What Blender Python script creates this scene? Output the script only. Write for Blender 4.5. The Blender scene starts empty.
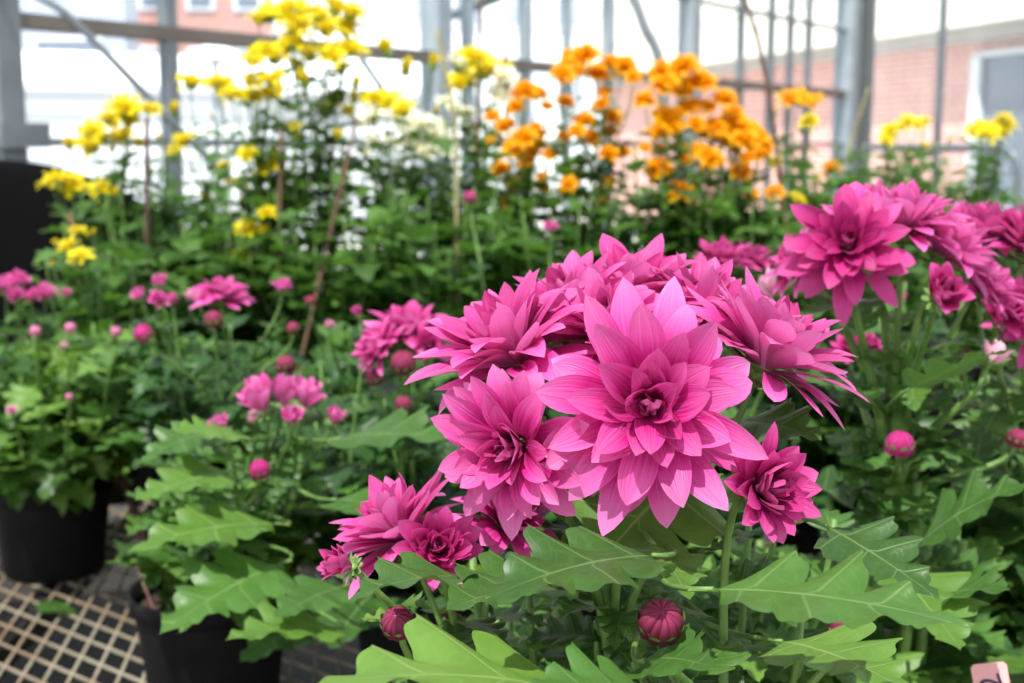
import bpy, math, random
import numpy as np
from mathutils import Vector, Matrix, Quaternion

random.seed(7); rng = np.random.default_rng(7)
SC = bpy.context.scene
COL = SC.collection
PI = math.pi
def D(a): return a*PI/180

# ------------------------------------------------------------------ camera
CAMH = 0.60; TH = D(8.63); FPX = 1291.0
fwd = Vector((0, math.cos(TH), -math.sin(TH))); upv = Vector((0, math.sin(TH), math.cos(TH))); rgt = Vector((1, 0, 0))
CAM = Vector((0, 0, CAMH))
cd = bpy.data.cameras.new('camera'); cam = bpy.data.objects.new('camera', cd); COL.objects.link(cam)
cd.sensor_width = 22.2; cd.lens = FPX/1024*22.2; cd.clip_start = .02; cd.clip_end = 300
cam.location = CAM; cam.rotation_euler = (PI/2-TH, 0, 0)
cd.dof.use_dof = True; cd.dof.focus_distance = 0.575; cd.dof.aperture_fstop = 6.8
SC.camera = cam
def ray(px, py): return fwd + rgt*((px-512)/FPX) - upv*((py-341.5)/FPX)
def P(px, py, d): return CAM + ray(px, py)*d
def atz(px, py, z):
    r = ray(px, py); return CAM + r*((z-CAMH)/r.z)
def cdir(a, b, c):            # right, up, towards the viewer's side
    return (rgt*a + upv*b - fwd*c).normalized()

# ------------------------------------------------------------------ materials
MAT = {}
def newmat(name):
    m = bpy.data.materials.new(name); m.use_nodes = True
    nt = m.node_tree; nt.nodes.clear(); MAT[name] = m
    out = nt.nodes.new('ShaderNodeOutputMaterial')
    return m, nt, out
def nd(nt, t, **k):
    n = nt.nodes.new(t)
    for a, b in k.items():
        if a in ('operation', 'blend_type', 'data_type', 'uv_map', 'noise_dimensions', 'wave_type', 'use_clamp', 'offset', 'interpolation_type'): setattr(n, a, b)
        else: n.inputs[a].default_value = b
    return n
def mth(nt, op, a, b=None, c=None, clamp=False):
    n = nt.nodes.new('ShaderNodeMath'); n.operation = op; n.use_clamp = clamp
    for i, v in enumerate((a, b, c)):
        if v is None: continue
        if isinstance(v, (int, float)): n.inputs[i].default_value = v
        else: nt.links.new(v, n.inputs[i])
    return n.outputs[0]
def mixc(nt, f, a, b, mode='MIX'):
    n = nt.nodes.new('ShaderNodeMix'); n.data_type = 'RGBA'; n.blend_type = mode
    for i, v in ((0, f), (6, a), (7, b)):
        if isinstance(v, (int, float)): n.inputs[i].default_value = v
        elif isinstance(v, tuple): n.inputs[i].default_value = v if len(v) == 4 else (*v, 1)
        else: nt.links.new(v, n.inputs[i])
    return n.outputs[2]
def srgb(r, g, b):
    f = lambda c: (c/255/12.92) if c/255 <= .04045 else ((c/255+.055)/1.055)**2.4
    return (f(r), f(g), f(b))
def uvsock(nt, layer):
    u = nd(nt, 'ShaderNodeUVMap', uv_map=layer); s = nt.nodes.new('ShaderNodeSeparateXYZ')
    nt.links.new(u.outputs[0], s.inputs[0]); return s.outputs[0], s.outputs[1]
def thin_shader(nt, out, col, trans_col, trans, rough, spec, bump=None):
    p = nt.nodes.new('ShaderNodeBsdfPrincipled'); p.inputs['Roughness'].default_value = rough
    p.inputs['Specular IOR Level'].default_value = spec
    t = nt.nodes.new('ShaderNodeBsdfTranslucent'); mx = nt.nodes.new('ShaderNodeMixShader'); mx.inputs[0].default_value = trans
    nt.links.new(col, p.inputs['Base Color']); nt.links.new(trans_col, t.inputs[0])
    if bump is not None:
        nt.links.new(bump, p.inputs['Normal'])
    nt.links.new(p.outputs[0], mx.inputs[1]); nt.links.new(t.outputs[0], mx.inputs[2]); nt.links.new(mx.outputs[0], out.inputs[0])
def petal_mat(name, deep, mid, pale, back, trans=.3):
    m, nt, out = newmat(name)
    x, s = uvsock(nt, 'UVMap'); r, lay = uvsock(nt, 'rand')
    f1 = mth(nt, 'MULTIPLY', mth(nt, 'SUBTRACT', s, .14), 1.7, clamp=True)
    c = mixc(nt, f1, deep, mid)
    f2 = mth(nt, 'MULTIPLY', mth(nt, 'SUBTRACT', s, .55), 1.6, clamp=True)
    c = mixc(nt, mth(nt, 'MULTIPLY', f2, mth(nt, 'SUBTRACT', 1.0, lay)), c, pale)
    c = mixc(nt, mth(nt, 'MULTIPLY', mth(nt, 'POWER', lay, .75), .92), c, deep)  # inner petals: their own deeper magenta plus painted shade of the bloom centre
    # long veins running down the petal
    w = nt.nodes.new('ShaderNodeTexNoise'); w.inputs['Scale'].default_value = 1.0; w.inputs['Detail'].default_value = 2
    cb = nt.nodes.new('ShaderNodeCombineXYZ')
    nt.links.new(mth(nt, 'MULTIPLY', x, 9.0), cb.inputs[0]); nt.links.new(mth(nt, 'MULTIPLY', s, 1.2), cb.inputs[1]); nt.links.new(mth(nt, 'MULTIPLY', r, 40), cb.inputs[2])
    nt.links.new(cb.outputs[0], w.inputs['Vector'])
    v = mth(nt, 'MULTIPLY', mth(nt, 'SUBTRACT', w.outputs[0], .42), 1.3, clamp=True)
    c = mixc(nt, v, c, mixc(nt, .5, c, pale))
    val = mth(nt, 'ADD', .86, mth(nt, 'MULTIPLY', r, .26))
    hs = nt.nodes.new('ShaderNodeHueSaturation'); nt.links.new(c, hs.inputs['Color']); nt.links.new(val, hs.inputs['Value'])
    g = nt.nodes.new('ShaderNodeNewGeometry')
    cc = mixc(nt, mth(nt, 'MULTIPLY', g.outputs['Backfacing'], .55), hs.outputs[0], back)
    b = nt.nodes.new('ShaderNodeBump'); b.inputs['Strength'].default_value = .5; b.inputs['Distance'].default_value = .0012
    nt.links.new(w.outputs[0], b.inputs['Height'])
    thin_shader(nt, out, cc, cc, trans, .42, .35, b.outputs[0])
    return m
petal_mat('petal_pink', srgb(170, 6, 100), srgb(232, 56, 170), srgb(252, 162, 220), srgb(242, 142, 208), .4)
petal_mat('petal_magenta', srgb(144, 4, 78), srgb(212, 38, 142), srgb(240, 116, 188), srgb(226, 112, 178), .38)
petal_mat('petal_bud', srgb(110, 14, 48), srgb(196, 64, 118), srgb(222, 140, 180), srgb(190, 90, 140))
petal_mat('petal_pale', srgb(216, 110, 165), srgb(232, 150, 190), srgb(246, 205, 222), srgb(240, 200, 214))
petal_mat('petal_yellow', srgb(206, 178, 0), srgb(234, 216, 8), srgb(244, 234, 30), srgb(235, 215, 60), .3)
petal_mat('petal_orange', srgb(232, 140, 0), srgb(252, 184, 4), srgb(255, 208, 20), srgb(250, 190, 20), .45)
petal_mat('petal_white', srgb(232, 228, 170), srgb(250, 250, 236), srgb(252, 252, 245), srgb(240, 240, 215), .3)

def leaf_mat(name, dark, light, vein, back, rough=.42, trans=.28):
    m, nt, out = newmat(name)
    s, u = uvsock(nt, 'UVMap'); ph, r = uvsock(nt, 'rand')
    tc = nt.nodes.new('ShaderNodeTexCoord')
    n = nt.nodes.new('ShaderNodeTexNoise'); n.inputs['Scale'].default_value = 55; n.inputs['Detail'].default_value = 4
    nt.links.new(tc.outputs['Object'], n.inputs['Vector'])
    c = mixc(nt, mth(nt, 'ADD', mth(nt, 'MULTIPLY', n.outputs[0], .55), mth(nt, 'SUBTRACT', mth(nt, 'MULTIPLY', r, .7), .12), clamp=True), dark, light)
    a = mth(nt, 'ABSOLUTE', s)
    mid = mth(nt, 'SUBTRACT', 1.0, mth(nt, 'MULTIPLY', a, 22.0), clamp=True)
    fr = mth(nt, 'ABSOLUTE', mth(nt, 'SUBTRACT', mth(nt, 'FRACT', ph), .5))
    wv = mth(nt, 'MULTIPLY', mth(nt, 'SUBTRACT', .05, mth(nt, 'MULTIPLY', a, .02)), 1.0)
    side = mth(nt, 'SUBTRACT', 1.0, mth(nt, 'DIVIDE', fr, wv), clamp=True)
    fine = nt.nodes.new('ShaderNodeTexVoronoi'); fine.feature = 'DISTANCE_TO_EDGE'
    cb = nt.nodes.new('ShaderNodeCombineXYZ'); nt.links.new(mth(nt, 'MULTIPLY', s, 5.0), cb.inputs[0]); nt.links.new(mth(nt, 'MULTIPLY', ph, 3.2), cb.inputs[1]); nt.links.new(mth(nt, 'MULTIPLY', r, 9.0), cb.inputs[2])
    nt.links.new(cb.outputs[0], fine.inputs['Vector']); fine.inputs['Scale'].default_value = 1.0
    fe = mth(nt, 'SUBTRACT', 1.0, mth(nt, 'MULTIPLY', fine.outputs[0], 9.0), clamp=True)
    vv = mth(nt, 'MAXIMUM', mid, mth(nt, 'MULTIPLY', side, .7))
    vv = mth(nt, 'MAXIMUM', vv, mth(nt, 'MULTIPLY', fe, .12))
    c = mixc(nt, mth(nt, 'MULTIPLY', vv, .55), c, vein)
    g = nt.nodes.new('ShaderNodeNewGeometry')
    c2 = mixc(nt, mth(nt, 'MULTIPLY', g.outputs['Backfacing'], .6), c, back)
    tcn = mixc(nt, .6, c, (light[0]*1.3, light[1]*1.35, light[2]*.6))
    h = mth(nt, 'SUBTRACT', mth(nt, 'MULTIPLY', n.outputs[0], .6), mth(nt, 'MULTIPLY', vv, .8))
    b = nt.nodes.new('ShaderNodeBump'); b.inputs['Strength'].default_value = .5; b.inputs['Distance'].default_value = .0009
    nt.links.new(h, b.inputs['Height'])
    thin_shader(nt, out, c2, tcn, trans, rough, .4, b.outputs[0])
leaf_mat('leaf_green', srgb(28, 58, 22), srgb(82, 126, 52), srgb(142, 172, 108), srgb(108, 142, 92))
leaf_mat('leaf_bright', srgb(48, 90, 28), srgb(112, 152, 62), srgb(166, 192, 118), srgb(132, 166, 96), .45, .3)
leaf_mat('leaf_deep', srgb(20, 46, 20), srgb(60, 104, 46), srgb(110, 142, 92), srgb(84, 118, 78))
leaf_mat('leaf_back', srgb(34, 66, 26), srgb(96, 140, 58), srgb(122, 150, 90), srgb(100, 135, 80), .42, .34)

def simple(name, col, rough=.5, metal=0, noise=None, bump=0, nscale=20, spec=.5, coat=0):
    m, nt, out = newmat(name)
    p = nt.nodes.new('ShaderNodeBsdfPrincipled'); nt.links.new(p.outputs[0], out.inputs[0])
    p.inputs['Roughness'].default_value = rough; p.inputs['Metallic'].default_value = metal
    p.inputs['Specular IOR Level'].default_value = spec
    p.inputs['Base Color'].default_value = (*col, 1)
    if noise or bump:
        tc = nt.nodes.new('ShaderNodeTexCoord'); n = nt.nodes.new('ShaderNodeTexNoise'); n.inputs['Scale'].default_value = nscale; n.inputs['Detail'].default_value = 5
        nt.links.new(tc.outputs['Object'], n.inputs['Vector'])
        if noise:
            f = mth(nt, 'MULTIPLY', mth(nt, 'SUBTRACT', n.outputs[0], .38), 3.0, clamp=True)
            nt.links.new(mixc(nt, f, col, noise), p.inputs['Base Color'])
        if bump:
            b = nt.nodes.new('ShaderNodeBump'); b.inputs['Strength'].default_value = bump; b.inputs['Distance'].default_value = .004
            nt.links.new(n.outputs[0], b.inputs['Height']); nt.links.new(b.outputs[0], p.inputs['Normal'])
    return m
simple('stem_green', srgb(84, 120, 52), .5, noise=srgb(112, 146, 72), nscale=60)
simple('stem_brown', srgb(70, 84, 40), .6, noise=srgb(96, 100, 56), nscale=60)
simple('calyx_green', srgb(96, 138, 66), .5, noise=srgb(140, 170, 95), nscale=200)
simple('pot_black', srgb(13, 13, 15), .7, noise=srgb(20, 21, 24), nscale=30, bump=.15, spec=.2)
simple('soil', srgb(40, 30, 22), .95, noise=srgb(78, 62, 46), nscale=160, bump=1)
simple('cane_brown', srgb(104, 72, 50), .6, noise=srgb(70, 48, 36), nscale=40, bump=.2)
simple('cane_dark', srgb(84, 50, 46), .6, noise=srgb(60, 36, 34), nscale=40, bump=.2)
simple('cane_tan', srgb(150, 142, 96), .6, noise=srgb(120, 112, 76), nscale=40, bump=.2)
simple('bench_metal', srgb(160, 153, 134), .55, .1, noise=srgb(122, 96, 68), nscale=9, bump=.3)
simple('steel', srgb(128, 136, 142), .45, .3, noise=srgb(108, 116, 124), nscale=6)
simple('steel_light', srgb(168, 180, 188), .45, .2, noise=srgb(150, 162, 172), nscale=6)
simple('rail_brown', srgb(122, 116, 108), .55, .1, noise=srgb(104, 96, 90), nscale=5)
simple('black_paint', srgb(22, 24, 24), .6)
simple('black_sheet', srgb(9, 9, 10), .9, bump=.3, nscale=6, spec=.04)
simple('tag_pink', srgb(226, 160, 160), .5)
simple('ink', srgb(44, 20, 62), .5)
simple('floor_dark', srgb(44, 42, 38), .9, noise=srgb(58, 54, 48), nscale=4, bump=.3)  # dark floor colour stands in for the shade below the benches
simple('render_white', srgb(238, 240, 244), .8, noise=srgb(228, 232, 240), nscale=2)
simple('siding_cream', srgb(244, 240, 226), .7)
simple('eave_grey', srgb(168, 160, 152), .7)
simple('wall_grey', srgb(150, 160, 178), .8, noise=srgb(170, 178, 192), nscale=1)
simple('wall_redbrown', srgb(176, 120, 108), .8, noise=srgb(160, 130, 120), nscale=1)
simple('window_dark', srgb(96, 108, 124), .2)
simple('frame_white', srgb(228, 232, 240), .5)
simple('knee_wall', srgb(150, 150, 146), .8, noise=srgb(130, 130, 126), nscale=3)
simple('gravel', srgb(190, 188, 182), .9, noise=srgb(206, 204, 200), nscale=5)
simple('dry_leaf', srgb(150, 120, 88), .8, noise=srgb(120, 92, 66), nscale=60)
# brick
m, nt, out = newmat('brick')
p = nt.nodes.new('ShaderNodeBsdfPrincipled'); nt.links.new(p.outputs[0], out.inputs[0]); p.inputs['Roughness'].default_value = .85
uvn = nd(nt, 'ShaderNodeUVMap', uv_map='UVMap'); bt = nt.nodes.new('ShaderNodeTexBrick')
nt.links.new(uvn.outputs[0], bt.inputs['Vector'])
bt.inputs['Color1'].default_value = (*srgb(218, 152, 140), 1); bt.inputs['Color2'].default_value = (*srgb(206, 134, 124), 1); bt.inputs['Mortar'].default_value = (*srgb(232, 216, 208), 1)
bt.inputs['Scale'].default_value = 1; bt.inputs['Mortar Size'].default_value = .008; bt.inputs['Brick Width'].default_value = .21; bt.inputs['Row Height'].default_value = .075
nt.links.new(bt.outputs[0], p.inputs['Base Color'])
# glass of the greenhouse: clear sheet that lets the daylight straight through, with a weak mirror sheen and a little grime
m, nt, out = newmat('clear_glass')
tr = nt.nodes.new('ShaderNodeBsdfTransparent'); tr.inputs[0].default_value = (.93, .96, .97, 1)
gl = nt.nodes.new('ShaderNodeBsdfGlossy'); gl.inputs['Roughness'].default_value = .08; gl.inputs[0].default_value = (1, 1, 1, 1)
df = nt.nodes.new('ShaderNodeBsdfDiffuse'); df.inputs[0].default_value = (.85, .88, .9, 1)
m1 = nt.nodes.new('ShaderNodeMixShader'); m1.inputs[0].default_value = .05; m2 = nt.nodes.new('ShaderNodeMixShader'); m2.inputs[0].default_value = .06
nt.links.new(tr.outputs[0], m1.inputs[1]); nt.links.new(gl.outputs[0], m1.inputs[2]); nt.links.new(m1.outputs[0], m2.inputs[1]); nt.links.new(df.outputs[0], m2.inputs[2]); nt.links.new(m2.outputs[0], out.inputs[0])

# ------------------------------------------------------------------ mesh collecting
class MB:
    def __init__(s): s.v = []; s.f = []; s.uv = []; s.r = []; s.n = 0
    def grid(s, pts, uv=None, rr=None, closed=False):
        n, m = pts.shape[:2]
        s.v.append(pts.reshape(-1, 3))
        if uv is None: uv = np.stack(np.meshgrid(np.linspace(0, 1, n), np.linspace(0, 1, m), indexing='ij'), -1)[..., ::-1]
        if rr is None: rr = np.zeros((n, m, 2))
        s.uv.append(np.broadcast_to(uv, (n, m, 2)).reshape(-1, 2)); s.r.append(np.broadcast_to(rr, (n, m, 2)).reshape(-1, 2))
        idx = np.arange(n*m).reshape(n, m) + s.n
        if closed: idx = np.concatenate([idx, idx[:, :1]], 1)
        s.f.append(np.stack([idx[:-1, :-1], idx[:-1, 1:], idx[1:, 1:], idx[1:, :-1]], -1).reshape(-1, 4))
        s.n += n*m
    def add(s, V, F):        # plain quads
        V = np.asarray(V, float); s.v.append(V); s.f.append(np.asarray(F, int)+s.n); s.uv.append(np.zeros((len(V), 2))); s.r.append(np.zeros((len(V), 2))); s.n += len(V)
    def box(s, c, size, R=None, taper=1):
        c = np.asarray(c, float); h = np.asarray(size, float)/2
        V = np.array([[x, y, z] for z in (-1, 1) for y in (-1, 1) for x in (-1, 1)], float)*h
        if R is not None: V = V @ np.asarray(R, float).T
        s.add(V+c, [[0, 2, 3, 1], [4, 5, 7, 6], [0, 1, 5, 4], [2, 6, 7, 3], [0, 4, 6, 2], [1, 3, 7, 5]])
    def tube(s, pts, rad, seg=6, cap=True):
        pts = np.asarray(pts, float); n = len(pts); rad = np.broadcast_to(rad, (n,)).astype(float)
        if cap:
            pts = np.concatenate([pts[:1], pts, pts[-1:]]); rad = np.concatenate([[1e-5], rad, [1e-5]])
            n += 2
        t = np.gradient(pts, axis=0); t[0] = t[1] if cap else t[0]; t[-1] = t[-2] if cap else t[-1]
        ref = np.array([.31, .22, .93]) if abs(t[n//2][2]) < .8*np.linalg.norm(t[n//2]) else np.array([.93, .2, .1])
        t /= np.linalg.norm(t, axis=1)[:, None]+1e-12
        a = np.cross(t, ref); a /= np.linalg.norm(a, axis=1)[:, None]+1e-12; b = np.cross(t, a)
        th = np.linspace(0, 2*PI, seg, endpoint=False)
        g = pts[:, None]+rad[:, None, None]*(np.cos(th)[None, :, None]*a[:, None]+np.sin(th)[None, :, None]*b[:, None])
        s.grid(g, closed=True)
    def lathe(s, prof, seg=32, c=(0, 0, 0)):
        prof = np.asarray(prof, float); th = np.linspace(0, 2*PI, seg, endpoint=False)
        g = np.stack([prof[:, :1]*np.cos(th), prof[:, :1]*np.sin(th), np.repeat(prof[:, 1:], seg, 1)], -1)+np.asarray(c, float)
        s.grid(g, closed=True)
    def build(s, name, mat, parent=None, loc=(0, 0, 0), smooth=True, off=None):
        me = bpy.data.meshes.new(name)
        V = np.concatenate(s.v); F = np.concatenate(s.f)
        if off is not None: V = V-np.asarray(off)[None]
        me.vertices.add(len(V)); me.vertices.foreach_set('co', V.astype(np.float32).ravel())
        me.loops.add(F.size); me.loops.foreach_set('vertex_index', F.astype(np.int32).ravel())
        me.polygons.add(len(F)); me.polygons.foreach_set('loop_start', np.arange(0, F.size, 4, dtype=np.int32)); me.polygons.foreach_set('loop_total', np.full(len(F), 4, np.int32))
        me.update(calc_edges=True)
        for nm, dat in (('UVMap', s.uv), ('rand', s.r)):
            l = me.uv_layers.new(name=nm); l.data.foreach_set('uv', np.concatenate(dat)[F.ravel()].astype(np.float32).ravel())
        me.polygons.foreach_set('use_smooth', np.full(len(F), smooth)); me.materials.append(MAT[mat]); me.update()
        o = bpy.data.objects.new(name, me); COL.objects.link(o); o.location = loc
        if parent: o.parent = parent
        return o
def tag(o, label, cat=None, group=None, kind=None):
    o['label'] = label
    if cat: o['category'] = cat
    if group: o['group'] = group
    if kind: o['kind'] = kind
    return o
def empty(name, loc, label, cat, group=None):
    o = bpy.data.objects.new(name, None); COL.objects.link(o); o.location = loc; o.empty_display_size = .05
    return tag(o, label, cat, group)

# ------------------------------------------------------------------ petals, blooms, buds
def petal(M, L, W, e0, e1, az, r0, z0, cup=.25, rnd=.5, lay=0, nS=8, nV=5, tipcurl=0, sway=0, wide=.58, roll=0):
    s = np.linspace(0, 1, nS)
    e = e0+(e1-e0)*s**1.1+tipcurl*np.clip((s-.45)/.55, 0, 1)**2
    ds = np.diff(s, prepend=0)*L
    em = np.concatenate([[e[0]], (e[1:]+e[:-1])/2])
    rho = r0+np.cumsum(np.cos(em)*ds); z = z0+np.cumsum(np.sin(em)*ds)
    w = np.where(s < wide, .24+.76*np.sin(PI/2*np.clip(s/wide, 0, 1))**1.2, np.clip(1-((s-wide)/(1-wide))**2.0, 0, 1)**.80)
    w = W*np.maximum(w, .02)/2
    v = np.linspace(1, -1, nV)
    lat = w[:, None]*v[None]
    off = cup*w[:, None]*(v[None]**2)*(1.15-.5*s[:, None])+.05*w[:, None]*np.cos(2.2*PI*v[None])*np.sin(PI*s[:, None])
    off = off + roll*lat
    nr = -np.sin(e); nz = np.cos(e)
    R = rho[:, None]+off*nr[:, None]; Z = z[:, None]+off*nz[:, None]
    T = lat+sway*L*(s[:, None]**2)
    ca, sa = math.cos(az), math.sin(az)
    g = np.stack([R*ca-T*sa, R*sa+T*ca, Z], -1)
    uv = np.stack([np.broadcast_to(v[None], (nS, nV)), np.broadcast_to(s[:, None], (nS, nV))], -1)
    M.grid(g, uv, np.array([rnd, lay])[None, None])
DEC = [(8, 1.06, .33, 6, -26, 0), (10, 1.0, .33, 24, -10, .1), (10, .92, .32, 42, 8, .22), (10, .80, .30, 58, 28, .38),
       (10, .66, .25, 70, 52, .55), (10, .50, .19, 79, 80, .78), (13, .34, .09, 84, 106, .95)]
HALF = [(9, 1.0, .38, 40, 24, 0), (10, 1.0, .37, 56, 44, .1), (10, .95, .34, 66, 62, .22), (10, .88, .31, 74, 78, .4), (9, .76, .26, 80, 98, .6), (10, .62, .16, 84, 112, .8)]
CUPF = [(8, .95, .42, 58, 58, 0), (9, 1.0, .40, 68, 74, .1), (9, .95, .35, 76, 88, .25), (8, .9, .30, 80, 104, .45), (8, .72, .24, 84, 118, .7)]
SPREAD = [(10, 1.0, .31, 18, -16, 0), (11, 1.0, .31, 34, 2, .1), (12, .95, .30, 50, 24, .2), (11, .86, .28, 63, 46, .35), (10, .68, .24, 76, 76, .6), (11, .48, .13, 82, 104, .85)]
def bloom_mesh(R, spec, seed, q=1.0, split=True):
    r = random.Random(seed); outer = MB(); inner = MB()
    nS = max(4, int(round(13*q))); nV = 7 if q > .9 else (5 if q > .6 else 3)
    for li, (n, L, W, e0, e1, lay) in enumerate(spec):
        ph = r.random()*6.28; M = inner if (split and li >= len(spec)-3) else outer
        nn = n if q > .5 else max(6, int(n*.8))
        for k in range(nn):
            az = ph+2*PI*(k+r.uniform(-.32, .32))/nn
            petal(M, R*L*r.uniform(.84, 1.1), R*W*r.uniform(.85, 1.15), D(e0+r.uniform(-14, 14)), D(e1+r.uniform(-28, 26)), az,
                  R*.10*(1-lay), R*(.02+.10*lay), cup=r.uniform(.02, .5)*(1+1.0*lay), rnd=r.random(), lay=lay, nS=nS, nV=nV,
                  tipcurl=r.uniform(-.45, .55), sway=r.uniform(-.14, .14), roll=r.uniform(-.2, .2), wide=r.uniform(.52, .68))
    return outer, inner
def calyx_mb(R, seed=0, open_=1.0, n=10):
    M = MB(); r = random.Random(seed)
    M.lathe([(R*.03, -R*.20), (R*.10, -R*.14), (R*.17, -R*.05), (R*.15, R*.03), (R*.02, R*.04)], 12)
    for j, (nn, L, e0, e1) in enumerate([(n, .42, 15+25*(1-open_), 5+60*(1-open_)), (n, .34, -15, -5+40*(1-open_))]):
        for k in range(nn):
            petal(M, R*L*r.uniform(.85, 1.1), R*.17, D(e0), D(e1), 2*PI*(k+.5*j)/nn, R*.12, -R*.06-R*.05*j, cup=.4, rnd=r.random(), nS=5, nV=3)
    return M
def orient(axis, spin=0):
    q = Vector(axis).normalized().to_track_quat('Z', 'Y')
    return (q @ Quaternion((0, 0, 1), spin))
BL_CACHE = {}
def add_bloom(plant, pos, axis, R, spec, mat='petal_pink', seed=0, q=1.0, name='bloom', label=None, centre_mat=None, calyx=True, n_cal=10):
    pos = Vector(pos); base = plant.location
    o_, i_ = bloom_mesh(R, spec, seed, q, split=q > .6)
    ob = o_.build(name, mat, plant, pos-base); ob.rotation_mode = 'QUATERNION'; ob.rotation_quaternion = orient(axis, seed)
    if label: ob['label'] = label
    if q > .6: i_.build('flower_centre', centre_mat or mat, ob)
    if calyx: calyx_mb(R, seed, .9, n_cal).build('calyx', 'calyx_green', ob)
    return pos-Vector(axis).normalized()*R*.18
def bud_mb(R, seed=0, n=13, open_=0, q=1):
    # closed bud: overlapping petals running up an egg-shaped head and folding in at the top
    M = MB(); r = random.Random(seed)
    ns = 9 if q > .6 else 6; nv = 5 if q > .6 else 3
    for layer in range(3):
        for k in range(n):
            az = 2*PI*(k+layer/3+r.uniform(-.12, .12))/n; sc = 1-.07*layer; top = .97-.05*open_-.02*layer+r.uniform(-.04, .02)
            s = np.linspace(0, 1, ns); phi = (-.25+(PI/2*top+.25)*s)*1.0
            rad = R*sc*np.cos(phi)**.85*(1+.03*r.random()); z = R*.15+R*1.06*sc*np.sin(phi)
            width = 2*PI/n*(.92)*(1-.25*s**3)
            v = np.linspace(-1, 1, nv)
            a = az+.25*(s**2)[:, None]*.6+width[:, None]*v[None]/1.8
            rr = rad[:, None]*(1-.07*v[None]**2)
            g = np.stack([rr*np.cos(a), rr*np.sin(a), np.broadcast_to(z[:, None], a.shape)-.05*R*(v[None]**2)*(s[:, None])], -1)
            uv = np.stack([np.broadcast_to(v[None], a.shape), np.broadcast_to(s[:, None]*.55, a.shape)], -1)
            M.grid(g, uv, np.array([r.random(),   .05+.12*layer])[None, None])
    core = [(R*.02, -R*.1), (R*.7, R*.0), (R*.84, R*.3), (R*.7, R*.7), (R*.35, R*1.0), (R*.02, R*1.08)]
    M.lathe(core, 14)
    return M
def add_bud(plant, pos, axis, R, mat='petal_magenta', seed=0, q=1, label=None, name='bud'):
    pos = Vector(pos); ax = Vector(axis).normalized()
    ob = bud_mb(R, seed, 13 if q > .6 else 9, q=q).build(name, mat, plant, pos-plant.location-ax*R*.5)
    ob.rotation_mode = 'QUATERNION'; ob.rotation_quaternion = orient(axis, seed)
    if label: ob['label'] = label
    M = MB(); r = random.Random(seed)
    M.lathe([(R*.1, -R*.28), (R*.5, -R*.2), (R*.85, R*.0), (R*.8, R*.1), (R*.1, R*.05)], 14)
    for j in range(2):
        for k in range(9): petal(M, R*(.95-.25*j), R*.5, D(42+10*j), D(100), 2*PI*(k+.5*j)/9, R*.72, -R*.12, cup=.3, nS=5, nV=3)
    M.build('calyx', 'calyx_green', ob)
    return pos-ax*R*.72

# ------------------------------------------------------------------ leaves
def leaf_grid(L, W, rnd, lobes=3.5, depth=.5, nu=40, ns=7, droop=.5, fold=.25, wave=.03, pet=.14, seed=0, teeth=.07):
    r = random.Random(seed)
    u = np.linspace(0, 1, nu)
    side = []
    v = np.linspace(-1, 1, ns*2+1)
    ph0 = r.uniform(-.08, .08)
    X = np.zeros((nu, len(v))); Y = np.zeros_like(X); PHI = np.zeros_like(X); S = np.zeros_like(X)
    for sgn in (-1, 1):
        phi = u*lobes+ph0+(.10 if sgn > 0 else -.04)
        fr = phi % 1.0
        lob = np.clip(np.sin(PI*fr**.84), 0, 1)**.40*(1.08-.22*fr)
        env = np.interp(u, [0, .08, .22, .38, .52, .64, .80, .92, 1.0], [.55, .95, 1.15, 1.12, .92, .66, .50, .32, 0])
        dd = np.clip(depth*1.30, 0, .8)*np.clip(1.45-u*1.0, 0, 1)
        e = env*((1-dd)+dd*lob)
        e = e*(1+teeth*np.sin(2*PI*fr*3+sgn)+teeth*.4*np.sin(23*u+seed))
        al = D(70)-D(38)*u**1.6
        cols = (v < 0) if sgn < 0 else (v >= 0)
        vv = np.abs(v[cols])[None]
        sl = e[:, None]*vv*.5*(W/L)/math.sin(D(66))
        X[:, cols] = sgn*sl*np.sin(al)[:, None]
        Y[:, cols] = pet+(1-pet)*(u[:, None]*.93+sl*np.cos(al)[:, None]*(1-u[:, None]*.3))
        PHI[:, cols] = phi[:, None]; S[:, cols] = v[cols][None]
    # last rows converge to the tip
    k = np.clip((u-.9)/.1, 0, 1)[:, None]
    X *= (1-k**2.2); Y += k*.07
    # the petiole: a narrow strip in front of the blade
    npet = 3
    pu = np.linspace(0, 1, npet, endpoint=False)
    PX = (v[None]*.012)*np.ones((npet, 1)); PY = (pu*pet)[:, None]*np.ones_like(v)[None]
    X = np.concatenate([PX, X]); Y = np.concatenate([PY, Y]); PHI = np.concatenate([np.zeros_like(PX), PHI]); S = np.concatenate([PX*0, S])
    X[npet] *= .2
    X *= L; Y *= L
    Z = fold*np.abs(X)-L*wave*np.cos(2*PI*PHI)*np.abs(S)**1.2*np.minimum(1, np.abs(X)/(.1*L))
    Z += L*wave*.6*np.sin(Y/L*9+seed)*(X/L*4)
    # bend the whole leaf: a circular droop along its length
    th = droop*Y/L
    cx = np.where(abs(droop) > 1e-3, np.sin(th)/(droop if abs(droop) > 1e-3 else 1), Y/L)*L
    cz = -(1-np.cos(th))/(droop if abs(droop) > 1e-3 else 1)*L
    Yb = cx+Z*np.sin(th); Zb = cz+Z*np.cos(th)
    G = np.stack([X, Yb, Zb], -1)
    uv = np.stack([S, Y/L], -1); rr = np.stack([PHI, np.full_like(PHI, rnd)], -1)
    return G, uv, rr
LEAF_LIB = {}
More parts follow.
